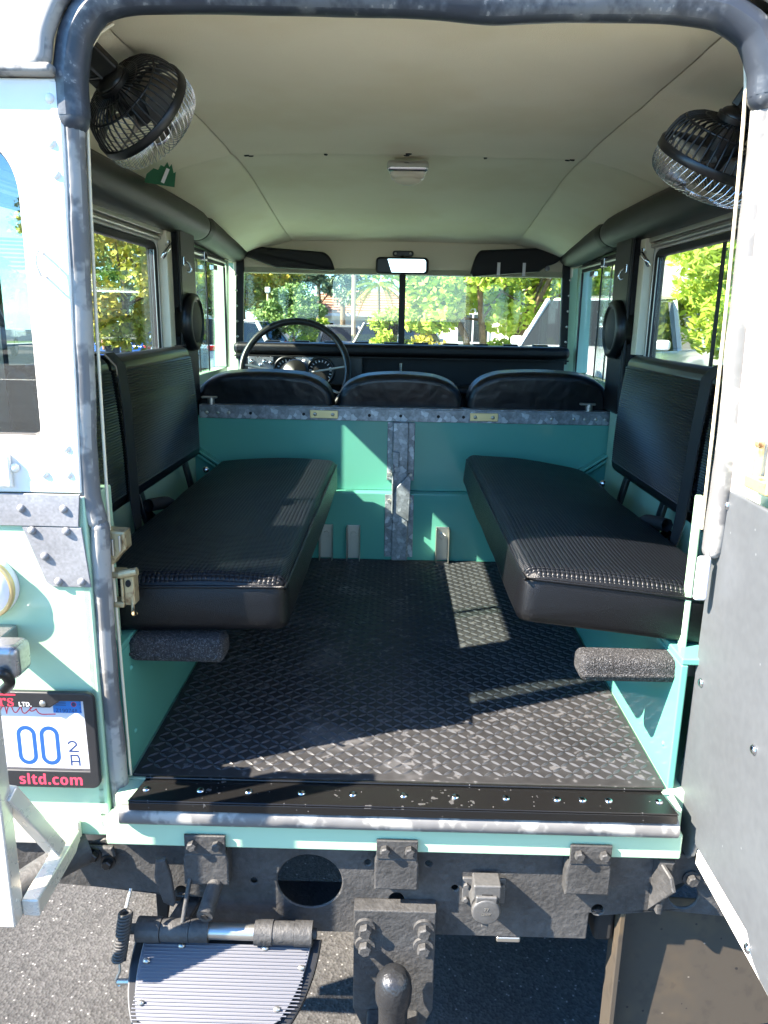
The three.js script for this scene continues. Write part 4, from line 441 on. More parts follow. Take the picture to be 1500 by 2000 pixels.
// ---------- front seats ----------
{ const g = 'front seat backs'; [[-0.665, -0.218, 1.308, 'left front seat back, behind the steering wheel'], [-0.208, 0.203, 1.308, 'narrow middle front seat back between the two wider ones'], [0.213, 0.672, 1.322, 'right front seat back, below the visor with straps']].forEach(([a, b, t, lab]) => {
  const w = b - a, s = thing('front_seat', 'black vinyl ' + lab, 'car seat', [(a + b) / 2, 0.95, -1.445], 0, g);
  const q = new THREE.Shape(); q.moveTo(-w / 2 + 0.012, 0); q.lineTo(w / 2 - 0.012, 0); q.lineTo(w / 2, t - 1.07); q.bezierCurveTo(w / 2, t - 1.0, w / 2 - 0.03, t - 0.972, w / 2 - 0.10, t - 0.957); q.quadraticCurveTo(0, t - 0.943, -w / 2 + 0.10, t - 0.957); q.bezierCurveTo(-w / 2 + 0.03, t - 0.972, -w / 2, t - 1.0, -w / 2, t - 1.07); q.closePath();
  M('seat_back', ext(q, 0.10, 0.022, 6, 16).rotateX(0.10).translate(0, 0, -0.01), L.vinylWrk, s); M('seat_base', rb(w, 0.14, 0.42, 0, -0.02, -0.26, 0.04, 4), L.vinylWrk, s);
  const pp = [...Array(40)].map((_, i) => { const P = q.getPointAt(0.14 + i / 39 * 0.74); return V(P.x * 0.965, P.y - 0.012, 0.088); }); M('piping', tube(pp, 0.0032, 120, 6).rotateX(0.10).translate(0, 0, -0.012), L.vinyl, s); }); }
// ---------- fans ----------
function fan(pos, axis, spin, armEnd, label, k = 1) {
  const f = thing('cabin_fan', label, 'fan', pos, 0, 'cabin fans'); const R = 0.098, Q = new THREE.Quaternion().setFromUnitVectors(V(0, 0, 1), axis.clone().normalize()), put = g => g.rotateZ(spin).scale(k, k, k).applyQuaternion(Q);
  const ribs = []; for (let i = 0; i < 44; i++) { const a = i / 44 * Math.PI * 2, c = (r, z, d = 0) => [Math.cos(a + d) * r, Math.sin(a + d) * r, z]; ribs.push(new THREE.TubeGeometry(new THREE.CatmullRomCurve3([c(0.032, -0.062), c(0.062, -0.058), c(0.082, -0.046), c(0.093, -0.024), c(0.097, -0.002)].map(p => V(...p))), 10, 0.0019, 5)); }
  for (const [r, z] of [[0.078, -0.049], [0.050, -0.060]]) ribs.push(new THREE.TorusGeometry(r, 0.0022, 6, 48).translate(0, 0, z));
  M('rear_grille', put(mg(ribs)), L.plastic, f, 'black ribbed rear grille'); M('rim', put(new THREE.LatheGeometry([[0.095, -0.008], [0.101, -0.008], [0.102, 0.006], [0.096, 0.006], [0.095, -0.008]].map(p => new THREE.Vector2(...p)), 64).rotateX(Math.PI / 2)), L.plastic, f);
  const wires = []; for (let i = 0; i < 54; i++) { const a = i / 54 * Math.PI * 2; for (const tw of [0.5]) { const c = (r, z, d) => V(Math.cos(a + d * tw) * r, Math.sin(a + d * tw) * r, z); wires.push(new THREE.TubeGeometry(new THREE.CatmullRomCurve3([c(0.097, 0.003, 0), c(0.100, 0.022, 0.15), c(0.093, 0.040, 0.35), c(0.070, 0.051, 0.7), c(0.035, 0.055, 1.2), c(0.020, 0.055, 1.5)]), 12, 0.0009, 4)); } }
  M('wire_guard', put(mg(wires)), L.chrome, f, 'chrome spiral wire guard'); M('guard_badge', put(new THREE.CylinderGeometry(0.024, 0.024, 0.005, 28).rotateX(Math.PI / 2).translate(0, 0, 0.056)), L.chrome, f);
  for (let k = 0; k < 4; k++) { const a0 = k / 4 * Math.PI * 2; M('blade', put(mg(sheet(8, 6, (u, v) => { const r = 0.018 + 0.068 * u, w = 0.5 + 0.25 * Math.sin(u * Math.PI), a = a0 + (v - 0.5) * w * 1.5; return V(Math.cos(a) * r, Math.sin(a) * r, 0.004 + (v - 0.5) * 0.028); }), sheet(8, 6, (u, v) => { const r = 0.018 + 0.068 * u, w = 0.5 + 0.25 * Math.sin(u * Math.PI), a = a0 + (0.5 - v) * w * 1.5; return V(Math.cos(a) * r, Math.sin(a) * r, 0.0025 + (0.5 - v) * 0.028); }))), L.blade, f); }
  M('blade_hub', put(new THREE.CylinderGeometry(0.02, 0.02, 0.03, 20).rotateX(Math.PI / 2)), L.plastic, f); M('motor', put(mg(new THREE.CylinderGeometry(0.030, 0.033, 0.055, 24).rotateX(Math.PI / 2).translate(0, 0, -0.045), new THREE.SphereGeometry(0.03, 20, 10).scale(1, 1, 0.5).translate(0, 0, -0.072))), L.plastic, f);
  const back = axis.clone().normalize().multiplyScalar(-0.078 * k), end = armEnd.clone().sub(V(...pos)); M('bracket_arm', mg(bar(back, end, 0.052, 0.018, 0.004, 0.7), bar(back.clone().add(V(0.0, 0.006, 0)), end, 0.008, 0.034, 0.002)), L.plastic, f); M('mount_foot', mg(rb(0.08, 0.012, 0.06).translate(end.x, end.y + 0.004, end.z)), L.plastic, f);
  M('cable', tube([back.clone(), back.clone().add(V(end.x > 0 ? 0.03 : -0.03, -0.01, 0.03)), end.clone().add(V(0, -0.03, 0.01)), end], 0.0028, 20, 6), L.plastic, f); }
fan([-0.436, 1.787, -0.19], V(0.40, -0.44, -0.58), 0.2, V(-0.515, 1.868, -0.105), 'black fan at the upper left of the door opening, tilted to the right', 0.88);
fan([0.494, 1.729, -0.20], V(-0.21, -0.72, -0.40), 0.5, V(0.545, 1.86, -0.14), 'black fan at the upper right, tipped down with its chrome guard below', 0.94);
{ const g = thing('green_pennant', 'torn green souvenir card tucked above the black trim roll', 'card', [-0.590, 1.780, -0.80]); g.scale.setScalar(0.66); M('card', ext(shp([[-0.055, -0.01], [0.05, -0.02], [0.058, 0.035], [0.05, 0.03], [0.045, 0.062], [0.036, 0.05], [0.03, 0.068], [0.018, 0.05], [0.006, 0.056], [-0.004, 0.038], [-0.02, 0.042], [-0.045, 0.02]]), 0.003, 0.0005).rotateX(-0.2).rotateY(0.35), L.green, g); M('pale_label', mv(bx(-0.006, 0.006, -0.028, 0.028, 0.0035, 0.005, 0.0005), 0.02, 0.016, 0.0, -0.2, 0.35, -0.35), L.whiteP, g); }
// ---------- front body, wheels ----------
{ M('bonnet', mg(bx(-0.60, 0.60, 1.08, 1.16, -3.2, -2.14, 0.03), bx(-0.80, -0.602, 0.70, 1.10, -3.2, -2.0, 0.03), bx(0.602, 0.80, 0.70, 1.10, -3.2, -2.0, 0.03), bx(-0.80, 0.80, 0.5, 0.62, -3.32, -3.22, 0.01), bx(-0.55, 0.55, 0.62, 1.07, -3.18, -3.12)), L.mint, car);
  for (const [x, z] of [[-0.66, -0.72], [0.66, -0.72], [-0.66, -2.65], [0.66, -2.65]]) { const w = M('wheel', new THREE.TorusGeometry(0.285, 0.085, 16, 40).scale(1, 1, 1.05).rotateY(Math.PI / 2).translate(x, 0.368, z), L.tyre, car); M('rim', new THREE.CylinderGeometry(0.21, 0.21, 0.12, 28).rotateZ(Math.PI / 2).translate(x, 0.368, z), L.whiteP, w); }
  M('axle', mg(rod(V(-0.6, 0.368, -0.72), V(0.6, 0.368, -0.72), 0.05), new THREE.SphereGeometry(0.15, 20, 12).translate(0.1, 0.368, -0.72)), L.chassis, car); }
// ---------- outside: trees, houses, cars ----------
const barkM = mat({ map: T.bark, roughness: 0.9 });
const leafMats = {}; const leafM = k => leafMats[k] ??= (() => { const m = new THREE.MeshPhysicalMaterial({ vertexColors: true, roughness: 0.75, transmission: 0.3, thickness: 0 }); m.userData.tri = false; return m; })();
function leaves(clumps, n, size, cols, long = 1.6) { const P = new Float32Array(n * 18), N = new Float32Array(n * 18), C = new Float32Array(n * 18); const c = new THREE.Color(), c2 = cols.map(h => new THREE.Color(h)); const a = V(), b = V(), o = V(), nn = V();
  for (let i = 0; i < n; i++) { const k = clumps[Math.floor(rnd() * clumps.length)], r = Math.pow(rnd(), 0.45) * k.r, th = rnd() * 6.283, ph = Math.acos(2 * rnd() - 1); o.set(k.p.x + r * Math.sin(ph) * Math.cos(th), k.p.y + 0.75 * r * Math.cos(ph), k.p.z + r * Math.sin(ph) * Math.sin(th));
    a.set(rr(-1, 1), rr(-0.9, 0.5), rr(-1, 1)).normalize(); nn.set(rr(-1, 1), rr(-0.2, 1), rr(-1, 1)).normalize(); b.crossVectors(a, nn).normalize(); nn.crossVectors(b, a).normalize(); const s = size * rr(0.6, 1.3), l = s * long;
    const q = [o.clone().addScaledVector(a, -l / 2), o.clone().addScaledVector(b, s / 2), o.clone().addScaledVector(a, l / 2), o.clone().addScaledVector(b, -s / 2)]; [0, 1, 2, 0, 2, 3].forEach((w, j) => { P.set([q[w].x, q[w].y, q[w].z], i * 18 + j * 3); N.set([nn.x, nn.y, nn.z], i * 18 + j * 3); });
    const t = k.t * 0.6 + rnd() * 0.4, f = t * (c2.length - 1), i0 = Math.min(c2.length - 2, Math.floor(f)); c.copy(c2[i0]).lerp(c2[i0 + 1], f - i0); for (let j = 0; j < 6; j++) C.set([c.r, c.g, c.b], i * 18 + j * 3); }
  const g = new THREE.BufferGeometry(); g.setAttribute('position', new THREE.BufferAttribute(P, 3)); g.setAttribute('normal', new THREE.BufferAttribute(N, 3)); g.setAttribute('color', new THREE.BufferAttribute(C, 3)); return g; }
function tree(name, label, [x, z], { h = 5, r = 2, crownY = 0.62, trunks = 1, tr = 0.12, n = 9000, leaf = 0.09, cols, clumps = 40, cr = 0.55, squash = 0.8, lean = 0.1, long = 1.6 }, group) {
  const t = thing(name, label, name.includes('shrub') || name.includes('bush') ? 'shrub' : 'tree', [x, gy(x, z) - 0.02, z], 0, group); const wood = [], cl = [];
  for (let k = 0; k < clumps; k++) { const th = rnd() * 6.283, ph = Math.acos(2 * rnd() - 1), q = 0.35 + 0.65 * Math.pow(rnd(), 0.6); cl.push({ p: V(r * q * Math.sin(ph) * Math.cos(th), h * crownY + r * squash * q * Math.cos(ph), r * q * Math.sin(ph) * Math.sin(th)), r: cr * rr(0.6, 1.25), t: rnd() }); }
  for (let k = 0; k < trunks; k++) { const a = k / trunks * 6.283 + 0.7, ox = trunks > 1 ? Math.cos(a) * 0.16 : 0, oz = trunks > 1 ? Math.sin(a) * 0.16 : 0, sp = trunks > 1 ? r * 0.5 : lean; const top = V(ox + Math.cos(a) * sp, h * crownY, oz + Math.sin(a) * sp), mid = V(ox + Math.cos(a) * sp * 0.35 + rr(-0.1, 0.1), h * crownY * 0.5, oz + Math.sin(a) * sp * 0.35);
    const R = tr / Math.sqrt(trunks); wood.push(rod(V(ox, -0.05, oz), mid, R, 8, R * 0.8), rod(mid, top, R * 0.8, 8, R * 0.45));
    for (let j = 0; j < Math.ceil(12 / trunks); j++) { const c = cl[Math.floor(rnd() * cl.length)].p, s = mid.clone().lerp(top, rr(0.1, 1)); wood.push(rod(s, s.clone().lerp(c, 0.5).add(V(0, -0.08, 0)), R * 0.35, 5, R * 0.22), rod(s.clone().lerp(c, 0.5).add(V(0, -0.08, 0)), c, R * 0.22, 5, R * 0.08)); } }
  M('trunk', mg(wood), barkM, t); M('crown', leaves(cl, n, leaf, cols, long), leafM('a'), t); return t; }
const G = { bright: [0x7e9a26, 0xa6bd36, 0xc6d552], mid: [0x44662a, 0x66883a, 0x8ba650], dark: [0x304d2a, 0x496b3a, 0x6b8a52], gold: [0x7d8c22, 0xb0b035, 0xd6b540], grey: [0x48604a, 0x6a8266, 0x90a481] };
tree('broadleaf_tree', 'sprawling bright green tree with many thin trunks seen through the right windscreen pane', [1.62, -12.2], { h: 4.4, r: 2.05, trunks: 5, tr: 0.16, n: 22000, leaf: 0.085, cols: G.bright, clumps: 60, cr: 0.42, crownY: 0.58, squash: 0.75 });
tree('broadleaf_tree', 'tall pale tree rising behind the sprawling bright green one', [3.3, -19], { h: 6, r: 2.0, tr: 0.14, n: 9000, leaf: 0.10, cols: G.bright, cr: 0.5 });
tree('tall_tree', 'tall dark evergreen at the far left of the windscreen', [-9.2, -43], { h: 11, r: 3.2, tr: 0.3, n: 14000, leaf: 0.17, cols: G.dark, clumps: 60, cr: 0.9, squash: 1.25, crownY: 0.55 }, 'tall street trees ahead');
tree('tall_tree', 'tall dark evergreen right of the short lamp post', [-6.5, -40], { h: 10, r: 2.3, tr: 0.3, n: 12000, leaf: 0.16, cols: G.dark, clumps: 60, cr: 0.8, squash: 1.5, crownY: 0.55 }, 'tall street trees ahead');
tree('tall_tree', 'slim grey-green tree above the rim of the steering wheel', [-4.0, -38], { h: 7.6, r: 1.5, tr: 0.16, n: 6000, leaf: 0.12, cols: G.grey, clumps: 36, cr: 0.6, squash: 1.4, crownY: 0.6 }, 'tall street trees ahead');
tree('tall_tree', 'slim grey-green tree just left of the tall pale pole', [-2.6, -36], { h: 7.2, r: 1.3, tr: 0.15, n: 5200, leaf: 0.12, cols: G.grey, clumps: 34, cr: 0.55, squash: 1.5, crownY: 0.62 }, 'tall street trees ahead');
tree('small_tree', 'small round young tree above the left of the dashboard', [-3.55, -25], { h: 3.0, r: 0.95, tr: 0.06, n: 5200, leaf: 0.08, cols: G.mid, clumps: 30, cr: 0.35, crownY: 0.66 });
tree('leafy_bush', 'low green bush below the small round tree', [-2.9, -28], { h: 1.7, r: 1.1, tr: 0.05, n: 4200, leaf: 0.09, cols: G.bright, clumps: 26, cr: 0.4, crownY: 0.5 });
tree('leafy_bush', 'yellow-green bush beside the silver car', [-0.25, -24], { h: 2.5, r: 0.9, tr: 0.06, n: 4200, leaf: 0.09, cols: G.bright, clumps: 26, cr: 0.38, crownY: 0.55 });
tree('leafy_bush', 'dry yellow bush at the foot of the bright green tree', [0.55, -14], { h: 1.4, r: 0.55, tr: 0.04, n: 3000, leaf: 0.06, cols: G.gold, clumps: 20, cr: 0.25, crownY: 0.55 });
tree('leafy_bush', 'dense long-leaved bush filling the right side window', [4.55, -9.3], { h: 4.6, r: 1.05, tr: 0.12, n: 15000, leaf: 0.055, cols: G.bright, clumps: 60, cr: 0.42, squash: 1.5, crownY: 0.58, long: 3.2 });
tree('leafy_bush', 'low sunlit bush under the white wall in the right side window', [4.75, -12.5], { h: 1.5, r: 0.7, tr: 0.05, n: 3600, leaf: 0.06, cols: G.bright, clumps: 22, cr: 0.3, crownY: 0.5 });
tree('broadleaf_tree', 'yellow-green tree filling the left side window', [-5.4, -14.5], { h: 4.6, r: 1.8, tr: 0.13, n: 15000, leaf: 0.085, cols: G.gold, clumps: 60, cr: 0.5, crownY: 0.58, squash: 0.9 });
tree('broadleaf_tree', 'darker green tree behind the yellow-green one at the left', [-8.2, -26], { h: 6.4, r: 2.8, tr: 0.2, n: 13000, leaf: 0.13, cols: G.mid, clumps: 50, cr: 0.8, crownY: 0.5 });
tree('broadleaf_tree', 'green tree seen through the left front door window', [-6.2, -30], { h: 6.5, r: 2.2, tr: 0.2, n: 10000, leaf: 0.13, cols: G.gold, clumps: 46, cr: 0.75, crownY: 0.55 });
tree('tall_tree', 'dense dark tree on the skyline beyond the left door', [-11.5, -48], { h: 10, r: 3.5, tr: 0.3, n: 9000, leaf: 0.2, cols: G.mid, clumps: 50, cr: 1.1, crownY: 0.55 }, 'tall street trees ahead');
tree('street_tree', 'small tree before the tan house reflected in the rear quarter window', [-15.5, 27.5], { h: 4.2, r: 1.3, tr: 0.1, n: 6000, leaf: 0.10, cols: G.mid, clumps: 34, cr: 0.45, crownY: 0.62 });
tree('street_tree', 'large bare-topped tree behind the reflected tan house', [-20, 47], { h: 9, r: 2.6, tr: 0.25, n: 5000, leaf: 0.16, cols: G.grey, clumps: 40, cr: 0.7, crownY: 0.7 });
// palm
{ const x = -0.72, z = -28, p = thing('palm_tree', 'slim palm tree left of the windscreen centre post', 'palm tree', [x, gy(x, z), z]); M('trunk', tube([[0, -0.05, 0], [0.05, 1.2, 0], [0.0, 2.4, 0.02], [0, 3.0, 0]], 0.055, 16, 8), barkM, p);
  for (let k = 0; k < 15; k++) { const a = k * 2.4, up = 0.9 - k / 15 * 1.3, l = 1.35, tris = []; const pt = t => V(Math.cos(a) * l * t * (0.9), 3.0 + up * t * 0.9 - 0.85 * t * t, Math.sin(a) * l * t * 0.9); const side = V(-Math.sin(a), 0, Math.cos(a)); for (let i = 1; i < 22; i++) { const t = i / 22, q = pt(t), w = 0.34 * Math.sin(Math.PI * Math.min(1, t * 0.85 + 0.12)), d = pt(Math.min(1, t + 0.12)); for (const s of [-1, 1]) { const tip = d.clone().addScaledVector(side, s * w).add(V(0, -0.12, 0)); tris.push(q.x, q.y, q.z, q.x + 0.03 * Math.cos(a), q.y + 0.02, q.z + 0.03 * Math.sin(a), tip.x, tip.y, tip.z); } }
    const g = new THREE.BufferGeometry(); g.setAttribute('position', new THREE.Float32BufferAttribute(tris, 3)); g.computeVertexNormals(); M('frond', g, k > 11 ? (L.frondOld ??= mat({ color: 0xb99b3a, roughness: 0.8 })) : (L.frond ??= mat({ color: 0x7f9a36, roughness: 0.7, transmission: 0.25, thickness: 0 })), p); } }
// poles
function pole(x, z, h, r, label, cap) { const p = thing('lamp_post', label, 'pole', [x, gy(x, z), z]); M('shaft', rod(V(0, -0.05, 0), V(0, h, 0), r, 12, r * 0.8), L.pole ??= mat({ color: 0xb9a489, roughness: 0.8 }), p); if (cap) M('cap', mg(rb(r * 3, 0.18, r * 3, 0, h + 0.06, 0, 0.03)), L.whiteP, p); else M('arm', bar(V(0, h - 0.2, 0), V(1.2, h, 0), 0.08, 0.08), L.pole, p); }
pole(-4.3, -25, 2.55, 0.055, 'short tan post with a pale cap left of the steering wheel', true); pole(-1.47, -25, 7, 0.075, 'tall pale pole left of the palm tree', false);
// houses
const tileM = mat({ color: 0xb98a72, roughness: 0.85 }), stuccoW = mat({ color: 0xe6dfd2, roughness: 0.9, bumpMap: T.stucco, bumpScale: 0.004 }), stuccoT = mat({ color: 0xb9a98a, roughness: 0.9, bumpMap: T.stucco, bumpScale: 0.004 }), winM = mat({ color: 0x22282c, roughness: 0.08 }), orangeM = mat({ color: 0xb5703c, roughness: 0.75 });
function house(name, label, [x, z], ry, w, d, h, rh, wall, roofM, wins) { const t = thing(name, label, 'house', [x, gy(x, z), z], ry); M('wall', new THREE.BoxGeometry(w, h + 0.6, d).translate(0, h / 2 - 0.3, 0), wall, t);
  const e = 0.5, r = M('roof', (() => { const a = [[-w / 2 - e, h, d / 2 + e], [w / 2 + e, h, d / 2 + e], [w / 2 + e, h, -d / 2 - e], [-w / 2 - e, h, -d / 2 - e]], b = [[-w / 2 + d / 2.4, h + rh, 0], [w / 2 - d / 2.4, h + rh, 0]]; const f = (...q) => q.flat(); const P = [...f(a[0], a[1], b[1]), ...f(a[0], b[1], b[0]), ...f(a[2], a[3], b[0]), ...f(a[2], b[0], b[1]), ...f(a[1], a[2], b[1]), ...f(a[3], a[0], b[0]), ...f(a[0], a[2], a[1]), ...f(a[0], a[3], a[2])]; const g = new THREE.BufferGeometry(); g.setAttribute('position', new THREE.Float32BufferAttribute(P, 3)); g.computeVertexNormals(); return g; })(), roofM, t);
  for (let k = 1; k < 9; k++) { const q = k / 9; M('tile_course', mg(bar(V(-w / 2 - e + (d / 2.4 + e) * q, h + rh * q + 0.03, (d / 2 + e) * (1 - q)), V(w / 2 + e - (d / 2.4 + e) * q, h + rh * q + 0.03, (d / 2 + e) * (1 - q)), 0.12, 0.07, 0.02)), roofM, r); }
  M('fascia', bx(-w / 2 - e, w / 2 + e, h - 0.18, h - 0.01, d / 2 + e - 0.03, d / 2 + e + 0.02), L.whiteP, r); M('chimney', new THREE.BoxGeometry(0.7, 1.4, 0.6).translate(w * 0.2, h + rh * 0.8, -0.3), wall, r);
  for (const [wx, wy, ww, wh] of wins) { const f = M('window', mg(bx(wx - ww / 2 - 0.08, wx + ww / 2 + 0.08, wy - wh / 2 - 0.08, wy + wh / 2 + 0.08, d / 2, d / 2 + 0.05)), L.whiteP, t); M('pane', bx(wx - ww / 2, wx + ww / 2, wy - wh / 2, wy + wh / 2, d / 2 + 0.04, d / 2 + 0.056), winM, f); M('glazing_bar', bx(wx - 0.03, wx + 0.03, wy - wh / 2, wy + wh / 2, d / 2 + 0.05, d / 2 + 0.07), L.whiteP, f); }
  return t; }
house('bungalow', 'white bungalow with a pink tiled roof ahead of the windscreen', [-2.6, -52], 0.1, 9, 6, 2.5, 1.5, stuccoW, tileM, [[-2.5, 1.4, 1.4, 1.0], [1.6, 1.4, 1.6, 1.0]]);
house('bungalow', 'pale house far right behind the bright green tree', [5.5, -34], -0.15, 8, 6, 3.2, 1.5, stuccoW, tileM, [[-2, 1.6, 1.2, 1.1], [1.6, 1.6, 1.2, 1.1]]);
{ const t = house('villa', 'white stucco house with orange trim beyond the right side window', [9.6, -19.5], -0.1, 8.2, 7, 5.2, 1.6, stuccoW, tileM, [[-1.4, 3.9, 1.1, 1.2], [1.6, 3.6, 1.3, 1.3], [1.6, 1.3, 1.5, 1.3]]); M('column', bx(-2.25, -1.95, 1.35, 5.0, 3.5, 3.75, 0.02), orangeM, t); M('column_foot', bx(-2.4, -1.8, 1.15, 1.35, 3.5, 3.85, 0.02), orangeM, t); M('pergola_beam', bx(-2.6, 3.5, 4.9, 5.15, 3.5, 4.3, 0.02), orangeM, t); }
{ const t = house('bungalow', 'tan house with garage behind the photographer, mirrored in the rear quarter window', [-19, 37], Math.PI - 0.35, 13, 8, 3.1, 1.9, stuccoT, mat({ color: 0xa39a86, roughness: 0.9 }), [[3, 1.6, 1.8, 1.2], [5.2, 1.6, 0.8, 1.2]]); const g = M('garage_door', bx(-5, -0.6, 0, 2.3, 4.0, 4.06), L.whiteP, t); for (let k = 1; k < 4; k++) M('panel_joint', bx(-4.9, -0.7, k * 0.57, k * 0.57 + 0.04, 4.06, 4.08), L.cream, g); }
{ const x = 4.15, z = -14, p = thing('post_box', 'dark red wooden box on a post seen through the right front door window', 'post box', [x, gy(x, z), z]); const rm = mat({ color: 0x7d2f1e, roughness: 0.7 }); M('post', bx(-0.06, 0.06, -0.05, 1.7, -0.06, 0.06), rm, p); M('box', mg(bx(-0.18, 0.18, 1.70, 2.12, -0.15, 0.15), ext(shp([[-0.24, 2.12], [0.24, 2.12], [0.0, 2.32]]), 0.36, 0.01).translate(0, 0, -0.18)), rm, p); }
// cars
function vehicle(name, label, [x, z], ry, color, kind, dy = 0, group) { // front points to -z locally
  const t = thing(name, label, 'car', [x, gy(x, z) + dy, z], ry, group), suv = kind === 'suv', Ln = suv ? 4.5 : 4.4, W = 0.9, H = suv ? 1.66 : 1.44, belt = suv ? 1.02 : 0.90; const paint = mat({ color, roughness: 0.25, metalness: 0.15, clearcoat: 0.8, clearcoatRoughness: 0.08 }, 'no'), gl = L.carGlass ??= mat({ color: 0x12181b, roughness: 0.05 });
  const prof = suv ? [[-1, 0.42, 0.66, 0.70], [-0.97, 0.30, 0.82, 0.80], [-0.85, 0.24, 0.94, 0.87], [-0.5, 0.22, 1.02, 0.9], [-0.42, 0.22, 1.05, 0.9], [0.2, 0.22, 1.04, 0.91], [0.8, 0.24, 1.05, 0.9], [0.95, 0.28, 1.03, 0.86], [1, 0.38, 0.92, 0.80]] : [[-1, 0.40, 0.60, 0.70], [-0.97, 0.28, 0.72, 0.80], [-0.85, 0.22, 0.80, 0.86], [-0.45, 0.20, 0.90, 0.9], [-0.38, 0.20, 0.92, 0.9], [0.2, 0.20, 0.92, 0.91], [0.75, 0.22, 0.95, 0.88], [0.95, 0.28, 0.94, 0.83], [1, 0.40, 0.84, 0.76]];
  const ring = (hw, y0, y1, z) => { const r = [], n = 20; for (let i = 0; i < n; i++) { const a = i / n * 6.283, c = Math.cos(a), s = Math.sin(a), e = 0.38; r.push(V(Math.sign(c) * Math.pow(Math.abs(c), e) * hw, (y0 + y1) / 2 + Math.sign(s) * Math.pow(Math.abs(s), e) * (y1 - y0) / 2, z)); } return r; };
  M('body', loft(prof.map(([u, y0, y1, hw]) => ring(hw, y0, y1, u * Ln / 2)), true, 0.6), paint, t);
  const cab = suv ? [[-0.42, 1.0, 0.80], [-0.18, H - 0.06, 0.66], [0.25, H - 0.01, 0.66], [0.78, H - 0.06, 0.64], [0.96, 1.02, 0.76]] : [[-0.36, 0.88, 0.78], [-0.08, H - 0.05, 0.60], [0.2, H - 0.01, 0.60], [0.42, H - 0.06, 0.58], [0.78, 0.93, 0.72]];
  const cr = (k, ins) => { const rings = []; for (const [u, y, hw] of cab) rings.push([V(-0.80 + ins, belt - 0.06, u * Ln / 2), V(-hw + ins, Math.max(belt, y - ins), u * Ln / 2), V(hw - ins, Math.max(belt, y - ins), u * Ln / 2), V(0.80 - ins, belt - 0.06, u * Ln / 2)]); return rings; };
  M('glasshouse', loft(cr(0, 0.0).map(r => r.reverse()), true, 0.2), gl, t);
  const [c0, c1, c2, c3, c4] = cab, zz = u => u * Ln / 2; M('roof', loft([[c1[0], c1[1], c1[2]], [(c1[0] + c2[0]) / 2, (c1[1] + c2[1]) / 2 + 0.02, c2[2]], c2, [(c2[0] + c3[0]) / 2, (c2[1] + c3[1]) / 2 + 0.015, c3[2]], c3].map(([u, y, hw]) => [V(-hw - 0.02, y - 0.05, zz(u)), V(-hw + 0.08, y + 0.025, zz(u)), V(hw - 0.08, y + 0.025, zz(u)), V(hw + 0.02, y - 0.05, zz(u))].reverse()), true, 0.5), paint, t);
  for (const s of [-1, 1]) { M('pillar', bar(V(s * 0.79, belt - 0.04, zz(c0[0])), V(s * (c1[2] + 0.01), c1[1], zz(c1[0])), 0.05, 0.07), paint, t); M('pillar', bar(V(s * 0.79, belt - 0.04, zz(c4[0])), V(s * (c3[2] + 0.01), c3[1], zz(c3[0])), 0.06, 0.12), paint, t); M('pillar', bar(V(s * 0.805, belt - 0.04, zz(0.22)), V(s * (c2[2] + 0.015), c2[1] - 0.03, zz(0.22)), 0.03, 0.09), paint, t);
    M('headlight', rb(0.32, 0.12, 0.16, s * 0.60, suv ? 0.78 : 0.66, -Ln / 2 + 0.10, 0.04, 3), L.whiteP, t); M('tail_light', rb(0.34, 0.13, 0.14, s * 0.60, suv ? 0.92 : 0.80, Ln / 2 - 0.06, 0.03, 3), L.tail ??= mat({ color: 0xb01822, roughness: 0.2 }), t); M('door_mirror', rb(0.18, 0.12, 0.10, s * 0.95, belt + 0.06, zz(c0[0]) + 0.25, 0.04, 3), paint, t);
    for (const zq of [-0.62, 0.62]) { const w = M('wheel', new THREE.TorusGeometry(0.245, 0.085, 12, 30).rotateY(Math.PI / 2).translate(s * 0.83, 0.33, zq * Ln / 2), L.tyre, t); M('rim', mg(new THREE.CylinderGeometry(0.20, 0.20, 0.06, 24).rotateZ(Math.PI / 2).translate(s * 0.88, 0.33, zq * Ln / 2)), L.steel, w); } }
  M('number_plate', rb(0.36, 0.13, 0.02, 0, suv ? 0.78 : 0.62, Ln / 2 + 0.002, 0.01), L.whiteP, t); M('bumper', mg(rb(1.5, 0.12, 0.12, 0, 0.40, Ln / 2 - 0.02, 0.04)), L.tyre, t); return t; }
vehicle('parked_car', 'silver sport utility vehicle beside the windscreen centre post', [0.35, -25.5], -0.5, 0xb9bcc2, 'suv'); vehicle('parked_car', 'low grey car just above the dashboard by the steering wheel rim', [-2.1, -27], 0.15, 0x8d8f92, 'sedan', 0.1);
vehicle('parked_car', 'white car with a sloping bonnet at the right of the windscreen', [2.75, -9.3], Math.PI - 0.62, 0xe4e4e2, 'suv', 0.17); vehicle('parked_car', 'blue sedan seen through the left side window', [-9.4, -24], 1.2, 0x123f86, 'sedan');
vehicle('parked_car', 'white hatchback seen through the left front door window', [-6.0, -25], 1.3, 0xdfe1e2, 'suv'); vehicle('parked_car', 'pale blue van-like car near the left door pillar', [-5.5, -19.5], 0.25, 0xa9c6dd, 'suv', 0);
vehicle('parked_car', 'white sport utility vehicle mirrored in the rear quarter window', [-13.6, 24], Math.PI - 0.25, 0xe6e7e8, 'suv');
